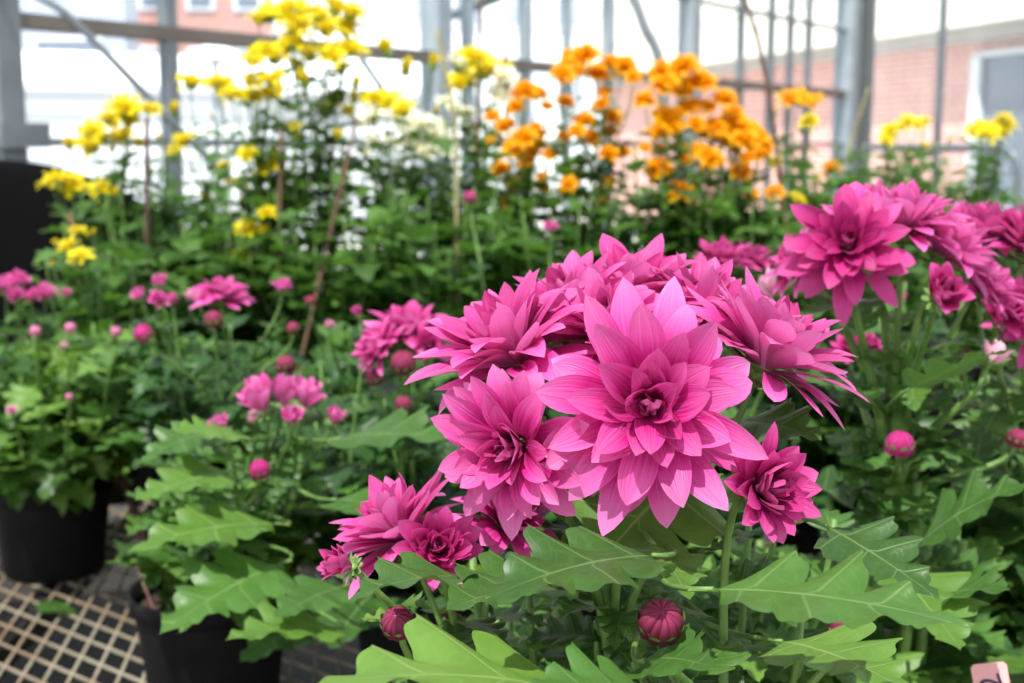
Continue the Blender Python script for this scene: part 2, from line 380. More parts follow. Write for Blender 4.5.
def lib(kind):
    if kind not in LEAF_LIB:
        nu, ns, n = {'hi': (56, 6, 6), 'mid': (30, 3, 8), 'low': (15, 2, 6)}[kind]
        LEAF_LIB[kind] = [leaf_grid(1.0, .66+.08*math.sin(k*2.1), 0, 3.5+(k % 3)*.45-.3, .50+.1*(k % 2), nu, ns, .3+.16*k, .12+.07*(k % 4), .03, .14, k, .05) for k in range(n)]
    return LEAF_LIB[kind]
def put_leaf(M, base, d, n, L, kind='mid', r=None, wscale=1.0):
    r = r or random
    G, uv, rr = r.choice(lib(kind))
    y = Vector(d).normalized(); z = (Vector(n)-y*Vector(n).dot(y)).normalized(); x = y.cross(z)
    R = np.array([[x.x, y.x, z.x], [x.y, y.y, z.y], [x.z, y.z, z.z]])
    g = G*np.array([L*wscale, L, L])
    rr2 = rr.copy(); rr2[..., 1] = r.random()
    M.grid(g @ R.T+np.array(base), uv, rr2)
def hero_leaf(plant, b, t, n, L=None, W=.6, mat='leaf_green', lobes=3.5, depth=.5, droop=.3, fold=.2, seed=0, name='leaf', label=None, rnd=.5, nu=90, ns=9, wave=.03):
    b = Vector(b); t = Vector(t); ch = (t-b).length; L = L or ch/ (1-abs(droop)**2/24)
    # turn the frame back by half the droop so that the tip lands where it should
    y = (t-b).normalized(); z = (Vector(n)-y*Vector(n).dot(y)).normalized(); x = y.cross(z)
    q = Quaternion(x, droop/2); y = q @ y; z = q @ z
    G, uv, rr = leaf_grid(L, W*L, rnd, lobes, depth, nu, ns, droop, fold, wave, .12, seed, .05)
    R = np.array([[x.x, y.x, z.x], [x.y, y.y, z.y], [x.z, y.z, z.z]])
    M = MB(); M.grid(G @ R.T, uv, rr)
    o = M.build(name, mat, plant, b-plant.location)
    if label: o['label'] = label
    a = plant.location; foot_ = Vector((a.x, a.y, b.z-.045)); dd_ = (foot_-b); 
    if dd_.length > .075: foot_ = b+dd_.normalized()*.075
    mid_ = b-y*.02; t_ = np.linspace(0, 1, 9)[:, None]
    c_ = (1-t_)**2*np.array(foot_-b)+2*(1-t_)*t_*np.array(mid_-b)+t_**2*np.array(y*L*.10)
    PM = MB(); PM.tube(c_, np.linspace(.0016, .0011, 9), 6); PM.build('petiole', 'stem_green', o)
    return o

# ------------------------------------------------------------------ stems
def bez(p0, p1, p2, p3, n=10):
    t = np.linspace(0, 1, n)[:, None]; p0, p1, p2, p3 = [np.array(p, float) for p in (p0, p1, p2, p3)]
    return (1-t)**3*p0+3*(1-t)**2*t*p1+3*(1-t)*t*t*p2+t**3*p3
def pot(parent, R=.085, H=.13, soil=True):
    M = MB(); b = R*.78
    M.lathe([(.001, .004), (b*.92, .004), (b, 0), (b+.002, .003), (R*.955, H-.022), (R*.96, H-.02), (R*1.02, H-.018), (R*1.035, H-.003), (R*1.02, H), (R*.99, H), (R*.965, H-.02), (R*.95, H-.03)], 40)
    M.build('pot', 'pot_black', parent)
    M = MB(); pr = [(.001, H-.022+.004)]+[(R*.97*k/6, H-.022+.004*(1-k/6)+.002*((k*7) % 3-1)) for k in range(1, 7)]
    M.lathe(pr, 24); M.build('potting_soil', 'soil', parent)
def chrysanth(base, label, cat='potted plant', group=None, R=.085, H=.13):
    e = empty('potted_chrysanthemum', base, label, cat, group); pot(e, R, H)
    return e
def stems_and_leaves(plant, tops, H=.13, nblind=6, leafL=.085, kind='mid', seed=0, spacing=.019, spread=.09, height=.30, fork=.6, stem_r=.0026,
                     leaf_to=.88, lean=(0, 0), leafmats=('leaf_green', 'leaf_bright'), small_top=.45, zmin=.02, pedicel_r=.0016, xmin=-99, nstem=5):
    """tops: [(world pos, axis)]; grows a few main stems from the pot and sends each flower stalk off one of them"""
    r = random.Random(seed); base = plant.location; SM = MB(); LMs = [MB() for _ in leafmats]
    groups = []
    if tops:
        # gather the flower stalks onto a few main stems
        pts = [Vector(t[0]) for t in tops]; k = min(nstem, len(pts)); cents = r.sample(pts, k)
        for _ in range(6):
            asg = [min(range(k), key=lambda j: (p-cents[j]).length) for p in pts]
            cents = [sum([p for p, a in zip(pts, asg) if a == j], Vector())/max(1, asg.count(j)) if asg.count(j) else cents[j] for j in range(k)]
        for j in range(k):
            mem = [i for i, a in enumerate(asg) if a == j]
            if mem: groups.append((cents[j], mem))
    paths = []
    for c, mem in groups:
        zt = min(tops[i][0].z for i in mem); f = fork
        node = Vector((base.x+(c.x-base.x)*.82, base.y+(c.y-base.y)*.82, H+base.z+(max(zt, base.z+H+.04)-H-base.z)*f))
        root = Vector((base.x+r.uniform(-.025, .025), base.y+r.uniform(-.025, .025), base.z+H-.03))
        pth = bez(root, root+Vector((0, 0, (node.z-root.z)*.5)), node-Vector((0, 0, (node.z-root.z)*.35)), node, 14)
        SM.tube(pth, np.linspace(stem_r*1.5, stem_r, 14), 7); paths.append((pth, 1.0))
        for i in mem:
            p, ax = tops[i]; p = Vector(p); ax = Vector(ax).normalized()
            d = (p-node).length
            j0 = r.choice([13, 12, 11]) if len(mem) > 1 else 13
            st = Vector(pth[j0]); d = (p-st).length
            q = bez(st, st+Vector((0, 0, d*.35))+(p-st)*.08, p-(ax*.55+Vector((0, 0, .45)))*d*.3, p, 12)
            SM.tube(q, np.linspace(stem_r*.9, pedicel_r, 12), 6)
            paths.append((q, .5))
    for k in range(nblind):
        a = 2*PI*(k+r.random()*.6)/max(1, nblind); rr = spread*r.uniform(.5, 1.1)
        tip = Vector((base.x+lean[0]+math.cos(a)*rr, base.y+lean[1]+math.sin(a)*rr, base.z+H+(height-H)*r.uniform(.6, 1.0)))
        root = Vector((base.x+math.cos(a)*.03, base.y+math.sin(a)*.03, base.z+H-.03))
        pth = bez(root, root+Vector((math.cos(a)*.02, math.sin(a)*.02, .05)), tip-Vector((0, 0, .07)), tip, 14)
        SM.tube(pth, np.linspace(stem_r*1.2, stem_r*.6, 14), 6); paths.append((pth, .95))
    for pth, sc in paths:
        seg = np.linalg.norm(np.diff(pth, axis=0), axis=1); tot = seg.sum(); cum = np.concatenate([[0], np.cumsum(seg)])
        nl = max(1, int(tot*(leaf_to if sc > .9 else .75)/(spacing*(1 if sc > .9 else 1.3)))); ang = r.random()*6.28
        for i in range(nl):
            dist = (i+.7)*spacing*(1 if sc > .9 else 1.3)+(0.02 if sc > .9 else .01)
            if dist > tot*.97: break
            pt = np.array([np.interp(dist, cum, pth[:, c]) for c in range(3)])
            if pt[2] < base.z+H*.7: continue
            ang += D(137.5)+r.uniform(-.3, .3); t = dist/tot
            L = leafL*r.uniform(.75, 1.15)*(1-(1-small_top)*t**2)*(1 if sc > .9 else .52)
            el = D(r.uniform(5, 45)) if t > .35 else D(r.uniform(-15, 25))
            d = Vector((math.cos(ang)*math.cos(el), math.sin(ang)*math.cos(el), math.sin(el)))
            n = Vector((-math.cos(ang)*.5, -math.sin(ang)*.5, 1))+Vector((r.uniform(-.3, .3), r.uniform(-.3, .3), 0))
            if pt[2]+L*d.z*.6-L*.15 < base.z+H*.75: d.z = abs(d.z)+.45; d.normalize()
            if pt[0]+d.x*L < xmin: continue
            if pt[2] < base.z+H+.03 and d.z < .25: continue
            put_leaf(LMs[0 if r.random() < .72 else 1], pt, d, n, L, kind, r)
    off = np.array(base)
    SM.build('stem', 'stem_green', plant, off=off)
    for M, mt in zip(LMs, leafmats):
        if M.n:
            o = M.build('foliage', mt, plant, off=off); 
    return paths

# =================================================================== the greenhouse shell
WA = P(12, 145, 4.5); WB = P(850, 145, 11.06)          # foot line of the side wall
def wallpt(px, A=WA, B=WB):
    r = ray(px, 145); d = (B-A)
    # solve CAM + r s = A + d t in the horizontal plane
    det = r.x*(-d.y)-(-d.x)*r.y
    bx, by = A.x-CAM.x, A.y-CAM.y
    s = (bx*(-d.y)-(-d.x)*by)/det
    return Vector((CAM.x+r.x*s, CAM.y+r.y*s, 0))
wdir = Vector((WB.x-WA.x, WB.y-WA.y, 0)).normalized(); wnrm = Vector((wdir.y, -wdir.x, 0))       # normal into the house
wang = math.atan2(wdir.y, wdir.x)
def rotz(a): return [[math.cos(a), -math.sin(a), 0], [math.sin(a), math.cos(a), 0], [0, 0, 1]]
rdir = wnrm.copy(); rang = math.atan2(rdir.y, rdir.x)
FLOOR = -.8; TOPZ = 2.6
trim_no = [0]
def trim(mb, mat, label, smooth=False):
    trim_no[0] += 1
    o = mb.build('trim_%d' % trim_no[0], mat, smooth=smooth); tag(o, label, 'frame', kind='structure'); return o
def post(px, w, dpt, mat, label, z0=FLOOR, z1=TOPZ, off=0):
    q = wallpt(px); M = MB(); M.box((q.x+wnrm.x*off, q.y+wnrm.y*off, (z0+z1)/2), (w, dpt, z1-z0), rotz(wang)); return trim(M, mat, label)
def rail(pa, pb, z, h, dpt, mat, label, off=0, z1=None):
    a, b = (wallpt(pa) if not isinstance(pa, Vector) else pa), (wallpt(pb) if not isinstance(pb, Vector) else pb)
    c = (a+b)/2; M = MB(); dd = (b-a); M.box((c.x+wnrm.x*off, c.y+wnrm.y*off, z), (dd.length, dpt, h), rotz(math.atan2(dd.y, dd.x))); return trim(M, mat, label)
# side wall: knee wall, posts, rails, glazing bars, panes
left_end = WA-wdir*2.0; corner = Vector((WB.x, WB.y, 0))
def wallbox(name, a, b, z0, z1, th, mat, label):
    c = (a+b)/2; dd = b-a; M = MB(); M.box((c.x, c.y, (z0+z1)/2), (dd.length, th, z1-z0), rotz(math.atan2(dd.y, dd.x)))
    o = M.build(name, mat, smooth=False); tag(o, label, 'wall', kind='structure'); return o
rend = corner+rdir*9
wallbox('wall_left', left_end, corner, FLOOR, -.15, .12, 'knee_wall', 'low grey knee wall under the long glazed side of the greenhouse')
wallbox('wall_right', corner, rend, FLOOR, -.15, .12, 'knee_wall', 'low grey knee wall under the glazed end facing the brick building')
post(8, .095, .09, 'steel', 'thick grey steel post at the left end of the glazed side')
post(172, .05, .06, 'steel', 'grey steel post between the two left panes behind yellow flowers')
post(437, .105, .12, 'steel_light', 'wide pale grey steel post behind the white flowers')
post(468, .035, .06, 'steel_light', 'narrow pale glazing bar just right of the wide post', z0=-.1)
post(525, .045, .06, 'steel_light', 'pale glazing bar above the orange flowers, third along', z0=-.1)
post(566, .03, .05, 'steel_light', 'thin glazing bar between the two paler bars over the orange flowers', z0=-.1)
post(607, .05, .06, 'steel_light', 'pale glazing bar beside the curved grey hoop', z0=-.1)
post(687, .11, .12, 'steel_light', 'wide pale steel post above the orange pompon flowers')
post(738, .03, .05, 'steel', 'thin dark glazing bar right of the wide post', z0=-.1)
post(768, .028, .05, 'steel', 'thin dark glazing bar in the middle of the far panes', z0=-.1)
post(787, .025, .05, 'steel', 'thin dark glazing bar nearest the corner panes', z0=-.1)
post(805, .028, .05, 'steel', 'thin dark glazing bar next to the corner post', z0=-.1)
post(844, .17, .16, 'steel_light', 'broad pale corner post of the greenhouse')
q = wallpt(858); M = MB(); M.box((q.x+wnrm.x*.10-wdir.x*.14, q.y+wnrm.y*.10-wdir.y*.14, (FLOOR+TOPZ)/2), (.10, .1, TOPZ-FLOOR), rotz(wang)); trim(M, 'black_paint', 'black strip of the corner post')
HR = CAMH+.428
rail(left_end, corner, HR, .055, .07, 'rail_brown', 'long brownish horizontal rail along the glazed side')
rail(left_end, corner, CAMH+.012, .03, .05, 'steel', 'lower horizontal rail along the glazed side')
rail(wallpt(450), corner, HR+.52, .025, .04, 'steel', 'thin upper glazing rail of the far panes')
rail(wallpt(450), corner, HR+.95, .025, .04, 'steel', 'top glazing rail of the far panes')
rail(left_end, corner, TOPZ, .08, .09, 'steel', 'eaves rail on top of the glazed side')
M = MB(); q = wallpt(10); M.box((q.x+wnrm.x*.05, q.y+wnrm.y*.05, CAMH+.035), (.19, .1, .085), rotz(wang)); trim(M, 'steel', 'grey clamp bracket around the left steel post')
# diagonal braces and hoop (tubes)
def tubepx(pts, r, mat, label, n=24):
    P3 = [np.array(P(*p)) for p in pts]; P3 = np.array(P3); t = np.linspace(0, len(P3)-1, n)
    # smooth through the points
    out_ = []
    for x in t:
        i = min(int(x), len(P3)-2); f = x-i
        p0 = P3[max(i-1, 0)]; p1 = P3[i]; p2 = P3[i+1]; p3 = P3[min(i+2, len(P3)-1)]
        out_.append(.5*((2*p1)+(-p0+p2)*f+(2*p0-5*p1+4*p2-p3)*f*f+(-p0+3*p1-3*p2+p3)*f**3))
    M = MB(); M.tube(out_, r, 10); return trim(M, mat, label, True)
tubepx([(-40, -40, 4.3), (45, 0, 4.32), (85, 32, 4.36), (190, 140, 4.5), (260, 205, 4.6), (330, 262, 4.7)], .014, 'steel', 'grey diagonal brace tube running down behind the yellow flowers')
tubepx([(330, 10, 5.0), (361, 58, 5.05), (384, 92, 5.1), (440, 180, 5.25)], .013, 'steel', 'short grey diagonal brace beside the tallest yellow flowers')
tubepx([(600, -60, 3.2), (633, -2, 3.2), (645, 28, 3.2), (657, 52, 3.2), (662, 80, 3.2), (664, 160, 3.2), (664, 300, 3.2), (664, 470, 3.2)], .0125, 'steel', 'curved grey hoop pipe rising from behind the orange flowers')
tubepx([(430, 22, 7.0), (475, 6, 6.8), (540, -22, 6.6)], .03, 'steel', 'dark grey sloping roof bar at the top of the frame')
tubepx([(866, 147, 9.0), (930, 148, 8.0), (990, 148, 7.0), (1008, 152, 6.8), (1017, 166, 6.75), (1018, 220, 6.75), (1018, 420, 6.75)], .026, 'steel', 'grey pipe that bends down near the brick building window')
# end wall: mullions and rails
def rpt(px):
    return wallpt(px, corner, rend)
for px, w, lab in ((937, .05, 'slim grey glazing bar in front of the brick building'), (1040, .07, 'grey glazing bar of the end wall right of the frame pipe')):
    q = rpt(px); M = MB(); M.box((q.x, q.y, (TOPZ-.1)/2), (w, .06, TOPZ+.1), rotz(rang)); trim(M, 'steel', lab)
c = (corner+rend)/2
M = MB(); M.box((c.x, c.y, TOPZ), (9, .09, .08), rotz(rang)); trim(M, 'steel', 'eaves rail on top of the end wall')
# panes
edges = [-130, 8, 172, 437, 607, 687, 787, 844]
for i in range(len(edges)-1):
    a = wallpt(edges[i]) if edges[i] > -100 else left_end; b = wallpt(edges[i+1]); c = (a+b)/2; dd = b-a
    M = MB(); M.box((c.x-wnrm.x*.02, c.y-wnrm.y*.02, (TOPZ-.15)/2), (dd.length-.02, .005, TOPZ+.15), rotz(wang))
    tag(M.build('window_%d' % (i+1), 'clear_glass', smooth=False), 'clear greenhouse pane of the long side, number %s from the left post' % ['zero', 'one', 'two', 'three', 'four', 'five', 'six'][i], 'window', kind='structure')
for i, (pa, pb) in enumerate(((corner, rpt(937)), (rpt(937), rpt(1040)), (rpt(1040), rend))):
    c = (pa+pb)/2; dd = pb-pa; M = MB(); M.box((c.x, c.y, (TOPZ-.15)/2), (dd.length-.04, .005, TOPZ+.15), rotz(rang))
    tag(M.build('window_%d' % (i+8), 'clear_glass', smooth=False), ['clear end wall pane between corner post and slim bar', 'clear end wall pane in front of the brick building window', 'clear end wall pane beyond the bent pipe'][i], 'window', kind='structure')

# unseen roof: one sloping grey-tinted sheet, added to dim the daylight inside
m, nt, out = newmat('dimming_glass')
tr = nt.nodes.new('ShaderNodeBsdfTransparent'); tr.inputs[0].default_value = (.50, .50, .50, 1); nt.links.new(tr.outputs[0], out.inputs[0])
RS = .45
M = MB(); nout = wnrm
r0, r1 = left_end-wdir*6, corner; rw = 11.0
A4 = [(r0.x, r0.y, TOPZ+.05), (r1.x, r1.y, TOPZ+.05), (r1.x+nout.x*rw, r1.y+nout.y*rw, TOPZ+.05+RS*rw), (r0.x+nout.x*rw, r0.y+nout.y*rw, TOPZ+.05+RS*rw)]
M.add(A4, [[0, 1, 2, 3]]); tag(M.build('ceiling', 'dimming_glass', smooth=False), 'unseen glass roof of the greenhouse, tinted to dim the daylight inside', 'roof', kind='structure')
# floor and outside ground
M = MB(); M.add([(-9, -3, FLOOR), (14, -3, FLOOR), (14, 14, FLOOR), (-9, 14, FLOOR)], [[0, 1, 2, 3]])
tag(M.build('floor', 'floor_dark', smooth=False), 'concrete floor coloured dark for the shade under the benches', 'floor', kind='structure')
M = MB(); M.add([(-80, -10, FLOOR-.05), (80, -10, FLOOR-.05), (80, 120, FLOOR-.05), (-80, 120, FLOOR-.05)], [[0, 1, 2, 3]])
tag(M.build('ground', 'gravel', smooth=False), 'pale sunlit gravel yard outside the glass', 'ground', kind='structure')

# ------------------------------------------------------------------ buildings outside
def wall_strip(M, a, b, z0, z1, th, uvscale=False):
    c = (a+b)/2; dd = b-a; n = M.n
    M.box((c.x, c.y, (z0+z1)/2), (dd.length, th, z1-z0), rotz(math.atan2(dd.y, dd.x)))
    if uvscale:
        V = M.v[-1]; dn = dd.normalized(); M.uv[-1] = np.stack([(V[:, 0]-a.x)*dn.x+(V[:, 1]-a.y)*dn.y, V[:, 2]], -1)
bd = Vector((-.2706, .9627, 0)); q14 = P(1024, 145, 14); B0 = Vector((q14.x, q14.y, 0))-bd*6; B1 = Vector((q14.x, q14.y, 0))+bd*13
bang = math.atan2(bd.y, bd.x); bn = Vector((-bd.y, bd.x, 0)); bn = bn if bn.dot(-B0) > 0 else -bn
BB = empty('brick_building', B0, 'red brick building with cream fascia and a white framed window', 'building')
def bpart(M, name, mat, par=BB): return M.build(name, mat, par, off=np.array(B0), smooth=False)
zf = CAMH+1.14
M = MB(); wall_strip(M, B0, B1, FLOOR, zf, .3, True); bpart(M, 'brick_wall', 'brick')
M = MB(); wall_strip(M, B0+bn*.22, B1+bn*.22, zf+.0, zf+.16, .34); bpart(M, 'soffit', 'eave_grey')
M = MB()
for k in range(6): wall_strip(M, B0+bn*(.42+.012*k), B1+bn*(.42+.012*k), zf+.16+.62*k, zf+.16+.62*(k+1)-.01, .12)
bpart(M, 'fascia', 'siding_cream')
wq = Vector((q14.x, q14.y, 0))
# window: between picture columns 985 and beyond the edge
def bline(px):
    r = ray(px, 145); d = bd; A = wq; det = r.x*(-d.y)-(-d.x)*r.y
    s = (A.x*(-d.y)-(-d.x)*A.y)/det
    return Vector((r.x*s, r.y*s, 0))
wl = bline(986); wr = bline(1075)
M = MB()
zc0, zc1 = CAMH-.75, zf-.12
for a, b, z0, z1 in ((wl, wl+(wr-wl).normalized()*.16, zc0, zc1), (wr-(wr-wl).normalized()*.1, wr, zc0, zc1), (wl, wr, zc1-.05, zc1), (wl, wr, zc0, zc0+.08)):
    wall_strip(M, a+bn*.2, b+bn*.2, z0, z1, .1)
bw = bpart(M, 'window_frame', 'frame_white')
M = MB(); wall_strip(M, wl+bn*.165, wr+bn*.165, zc0, zc1, .04); M.build('pane', 'window_dark', bw, off=np.array(B0), smooth=False)
# white low building along the left, ribbed wall and shallow roof
def bld(a, b, label, name='building'): return empty(name, a, label, 'building')
a = P(-500, 145, 15); b = P(470, 145, 20); a.z = b.z = 0
E = empty('white_building', a, 'long low white ribbed building outside the left panes', 'building')
M = MB(); wall_strip(M, a, b, FLOOR, CAMH+.75, .3)
M.build('wall', 'render_white', E, off=np.array(a), smooth=False)
M = MB(); dn = (b-a).normalized(); nn = Vector((dn.y, -dn.x, 0))
for z in np.arange(FLOOR+.35, CAMH+.7, .28): wall_strip(M, a+nn*.16, b+nn*.16, z, z+.03, .03)
M.build('rib', 'wall_grey', E, off=np.array(a), smooth=False)
M = MB(); A_, B_ = a+nn*.3, b+nn*.3; A2, B2 = a-nn*2.6, b-nn*2.6
M.add([(A_.x, A_.y, CAMH+.75), (B_.x, B_.y, CAMH+.75), (B2.x, B2.y, CAMH+1.35), (A2.x, A2.y, CAMH+1.35), (A_.x, A_.y, CAMH+.83), (B_.x, B_.y, CAMH+.83), (B2.x, B2.y, CAMH+1.43), (A2.x, A2.y, CAMH+1.43)],
      [[0, 3, 2, 1], [4, 5, 6, 7], [0, 1, 5, 4], [2, 3, 7, 6], [0, 4, 7, 3], [1, 2, 6, 5]])
M.build('roof', 'render_white', E, off=np.array(a), smooth=False)
# taller buildings behind
def block(pxa, da, pxb, db, z1, mat, label, cols, rows, zr0, wmat='window_dark'):
    a = P(pxa, 145, da); b = P(pxb, 145, db); a.z = b.z = 0
    E = empty('distant_building', a, label, 'building')
    dn = (b-a).normalized(); n_ = Vector((dn.y, -dn.x, 0)); M = MB(); 
    c_ = (a+b)/2-n_*.6; M.box((c_.x, c_.y, (FLOOR+z1)/2), ((b-a).length, 1.2, z1-FLOOR), rotz(math.atan2(dn.y, dn.x)))
    M.build('wall', mat, E, off=np.array(a), smooth=False)
    Lw = (b-a).length
    for rj in range(rows):
        z = zr0+rj*2.4
        for k in range(cols):
            x0 = a+dn*(Lw*(k+.2)/cols); x1 = a+dn*(Lw*(k+.8)/cols)
            M = MB(); wall_strip(M, x0+n_*.03, x1+n_*.03, z, z+1.3, .08); f = M.build('window_frame', 'frame_white', E, off=np.array(a), smooth=False)
            M = MB(); wall_strip(M, x0+dn*.1+n_*.08, x1-dn*.1+n_*.08, z+.1, z+1.2, .03); M.build('pane', wmat, f, off=np.array(a), smooth=False)
block(-900, 34, 130, 34, 9, 'wall_grey', 'grey blue building with bands of windows seen at the top left', 9, 3, 2.1)
block(135, 40, 275, 40.5, 8, 'wall_redbrown', 'reddish building with white window frames behind the tallest yellow flowers', 3, 3, 2.3)
block(280, 35, 640, 38, 7.5, 'render_white', 'pale building with grey windows behind the white flowers', 7, 3, 1.5, 'wall_grey')
# white dome lamp outside
lp = P(215, 62, 13); E = empty('yard_lamp', (lp.x, lp.y, FLOOR), 'white dome lamp on a pole outside the left panes', 'lamp')
M = MB(); M.tube([(0, 0, 0), (0, 0, lp.z-FLOOR-.02)], .03, 8); M.build('pole', 'steel', E)
M = MB(); zz = lp.z-FLOOR; M.lathe([(.001, zz+.16), (.1, zz+.155), (.2, zz+.12), (.26, zz+.05), (.27, zz), (.26, zz-.01), (.001, zz-.02)], 24); M.build('lamp_shade', 'render_white', E)

# =================================================================== benches
a0 = atz(90, 640, 0); av = atz(98, 625, 0)-a0; bv = atz(109, 647.5, 0)-a0
print('cell', av.length, bv.length, math.degrees(math.atan2(av.y, av.x)), math.degrees(math.atan2(bv.y, bv.x)))
def clip_line(p, d, x0, x1, y0, y1):
    t0, t1 = -1e9, 1e9
    for pc, dc, lo, hi in ((p[0], d[0], x0, x1), (p[1], d[1], y0, y1)):
        if abs(dc) < 1e-9:
            if pc < lo or pc > hi: return None
            continue
        a, b = (lo-pc)/dc, (hi-pc)/dc
        if a > b: a, b = b, a
        t0, t1 = max(t0, a), min(t1, b)
    return (t0, t1) if t1 > t0 else None
def bench(x0, x1, y0, y1, label):
    c0 = Vector(((x0+x1)/2, (y0+y1)/2, FLOOR)); E = empty('growing_bench', c0, label, 'bench')
    M = MB(); w = .0017
    for vdir, step in ((av, bv), (bv, av)):
        d = np.array(vdir.normalized())[:2]; nrm = np.array([-d[1], d[0]]); sp = abs(np.dot(np.array(step)[:2], nrm))
        o0 = np.dot(np.array(a0)[:2], nrm); corners = [np.dot(np.array(c), nrm) for c in ((x0, y0), (x1, y0), (x0, y1), (x1, y1))]
        k0 = math.ceil((min(corners)-o0)/sp); k1 = math.floor((max(corners)-o0)/sp)
        for k in range(k0, k1+1):
            p = nrm*(o0+k*sp); cl = clip_line(p, d, x0, x1, y0, y1)
            if not cl: continue
            a = p+d*cl[0]; b = p+d*cl[1]; ln = cl[1]-cl[0]; cc = (a+b)/2
            M.box((cc[0], cc[1], -.0016+(.0004 if vdir is av else 0)), (ln, w*2, .0026), rotz(math.atan2(d[1], d[0])))
    M.build('mesh_top', 'bench_metal', E, off=np.array(c0), smooth=False)
    M = MB(); t = .03
    for cx, cy, sx, sy in (((x0+x1)/2, y0, x1-x0+t, t), ((x0+x1)/2, y1, x1-x0+t, t), (x0, (y0+y1)/2, t, y1-y0-t), (x1, (y0+y1)/2, t, y1-y0-t)):
        M.box((cx, cy, -.024), (sx, sy, .04))
    M.build('rim_frame', 'steel', E, off=np.array(c0), smooth=False)
    M = MB()
    for k in range(1, 4): M.box((x0+(x1-x0)*k/4, (y0+y1)/2, -.024), (.03, y1-y0-.04, .035))
    M.build('cross_bar', 'black_paint', E, off=np.array(c0), smooth=False)  # steel bars coloured black as shade, so no glints show through the mesh
    for sx in (x0+.12, x1-.12):
        for sy in (y0+.12, y1-.12):
            M = MB(); M.box((sx, sy, (FLOOR-.044)/2), (.045, .045, -FLOOR-.044)); M.build('leg', 'steel', E, off=np.array(c0), smooth=False)
bench(-1.3, 1.35, .25, 2.28, 'front growing bench topped with rust-stained diamond metal mesh')
bench(-1.95, 2.6, 2.36, 3.9, 'rear growing bench carrying the tall yellow and orange flowers')

# =================================================================== pink chrysanthemums
def spots(lst, f): return [f(*x) for x in lst]
# ---- hero plant
hb = Vector((.075, .74, 0))
A = chrysanth(hb, 'pink chrysanthemum in full bloom, largest plant at the centre front')
hero = [  # px, py, depth, R, axis(right, up, toward), spec, material, label
    (650, 408, .570, .0500, (-.05, .10, 1), DEC, 'petal_pink', 'large open pink bloom facing straight out'),
    (516, 446, .585, .0390, (-.45, -.02, .85), SPREAD, 'petal_pink', 'pink bloom low on the left turned sideways'),
    (512, 352, .640, .0490, (-.42, .80, .30), SPREAD, 'petal_pink', None),
    (634, 298, .690, .0490, (-.05, .92, .35), DEC, 'petal_pink', None),
    (572, 312, .680, .0400, (-.30, .88, .30), SPREAD, 'petal_pink', None),
    (768, 356, .630, .0480, (.42, .80, .15), SPREAD, 'petal_pink', None),
    (702, 312, .680, .0400, (.25, .85, .35), SPREAD, 'petal_pink', None),
    (606, 330, .640, .0360, (-.15, .75, .6), SPREAD, 'petal_pink', None),
    (760, 487, .575, .0280, (.42, .02, .80), HALF, 'petal_magenta', 'half open deep pink bloom low on the right'),
    (400, 530, .660, .0400, (-.45, .78, .15), SPREAD, 'petal_pink', None),
    (438, 548, .620, .0235, (.0, .25, .95), HALF, 'petal_magenta', 'small deep pink bloom opening beside a leaf'),
    (505, 520, .665, .0300, (.30, .55, .35), SPREAD, 'petal_pink', None),
    (347, 566, .600, .0150, (-.75, .35, .45), CUPF, 'petal_magenta', None),
]
tops = []
for i, (px, py, d, R, ax, spec, mt, lab) in enumerate(hero):
    p = P(px, py, d); axv = cdir(*ax)
    p = p-axv*R*.15
    tops.append((add_bloom(A, p, axv, R, spec, mt, i+11, 1.0, label=lab), axv))
for i, (px, py, d, R, ax, lab) in enumerate([(661, 619, .53, .0098, (0, .62, .75), 'dark red closed bud near the bottom'), (583, 490, .64, .0085, (-.05, .95, .2), None),
      (397, 621, .60, .0080, (-.1, .6, .6), None), (452, 625, .68, .0085, (.1, .7, .4), None), (845, 632, .62, .008, (.2, .7, .5), None)]):
    axv = cdir(*ax); tops.append((add_bud(A, P(px, py, d), axv, R, 'petal_bud', 40+i, label=lab), axv))
stems_and_leaves(A, tops, nblind=16, leafL=.088, kind='hi', seed=3, spacing=.014, spread=.12, height=.40, fork=.72, stem_r=.0030, leaf_to=.95, nstem=4)
U = Vector((0, -.45, 1)).normalized()
hl = [  # base px,py,d  tip px,py,d  normal, width, mat, lobes, depth, droop, fold
    ((688, 590, .53), (972, 628, .475), (.0, .96, .30), .50, 'leaf_green', 3.6, .56, .35, .10, 5, .85),
    ((668, 556, .56), (484, 600, .49), (-.0, .96, .30), .56, 'leaf_green', 3.4, .5, .4, .12, 2, .35),
    ((640, 716, .52), (318, 684, .45), (0, .99, .12), .66, 'leaf_bright', 3.4, .45, .5, .05, 3, .9),
    ((480, 580, .60), (350, 600, .54), (0, .97, .10), .50, 'leaf_green', 3.2, .25, .5, .2, 4, .5),
    ((560, 585, .60), (446, 610, .53), (0, .93, .35), .60, 'leaf_green', 3.0, .45, .3, .2, 6, .5),
    ((815, 520, .66), (940, 600, .60), (0, .88, .45), .60, 'leaf_green', 3.6, .5, .2, .1, 7, .3),
    ((770, 640, .60), (905, 690, .53), (.1, .9, .4), .75, 'leaf_bright', 3.5, .5, .4, .1, 8, .6),
    ((680, 712, .50), (530, 684, .46), (0, .95, .3), .65, 'leaf_green', 3.4, .5, .4, .1, 9, .8),
    ((640, 662, .55), (716, 668, .49), (0, .6, .8), .50, 'leaf_green', 3, .35, .4, .1, 10, .5),
    ((730, 420, .66), (822, 440, .62), (.1, .8, .6), .75, 'leaf_green', 3, .45, .4, .1, 12, .5),
    ((700, 455, .66), (575, 590, .60), (0, .7, .7), .70, 'leaf_bright', 3, .45, .2, .1, 13, .5),
    ((650, 540, .60), (690, 600, .55), (.3, .6, .7), .60, 'leaf_bright', 3, .45, .2, .1, 14, .4),
]
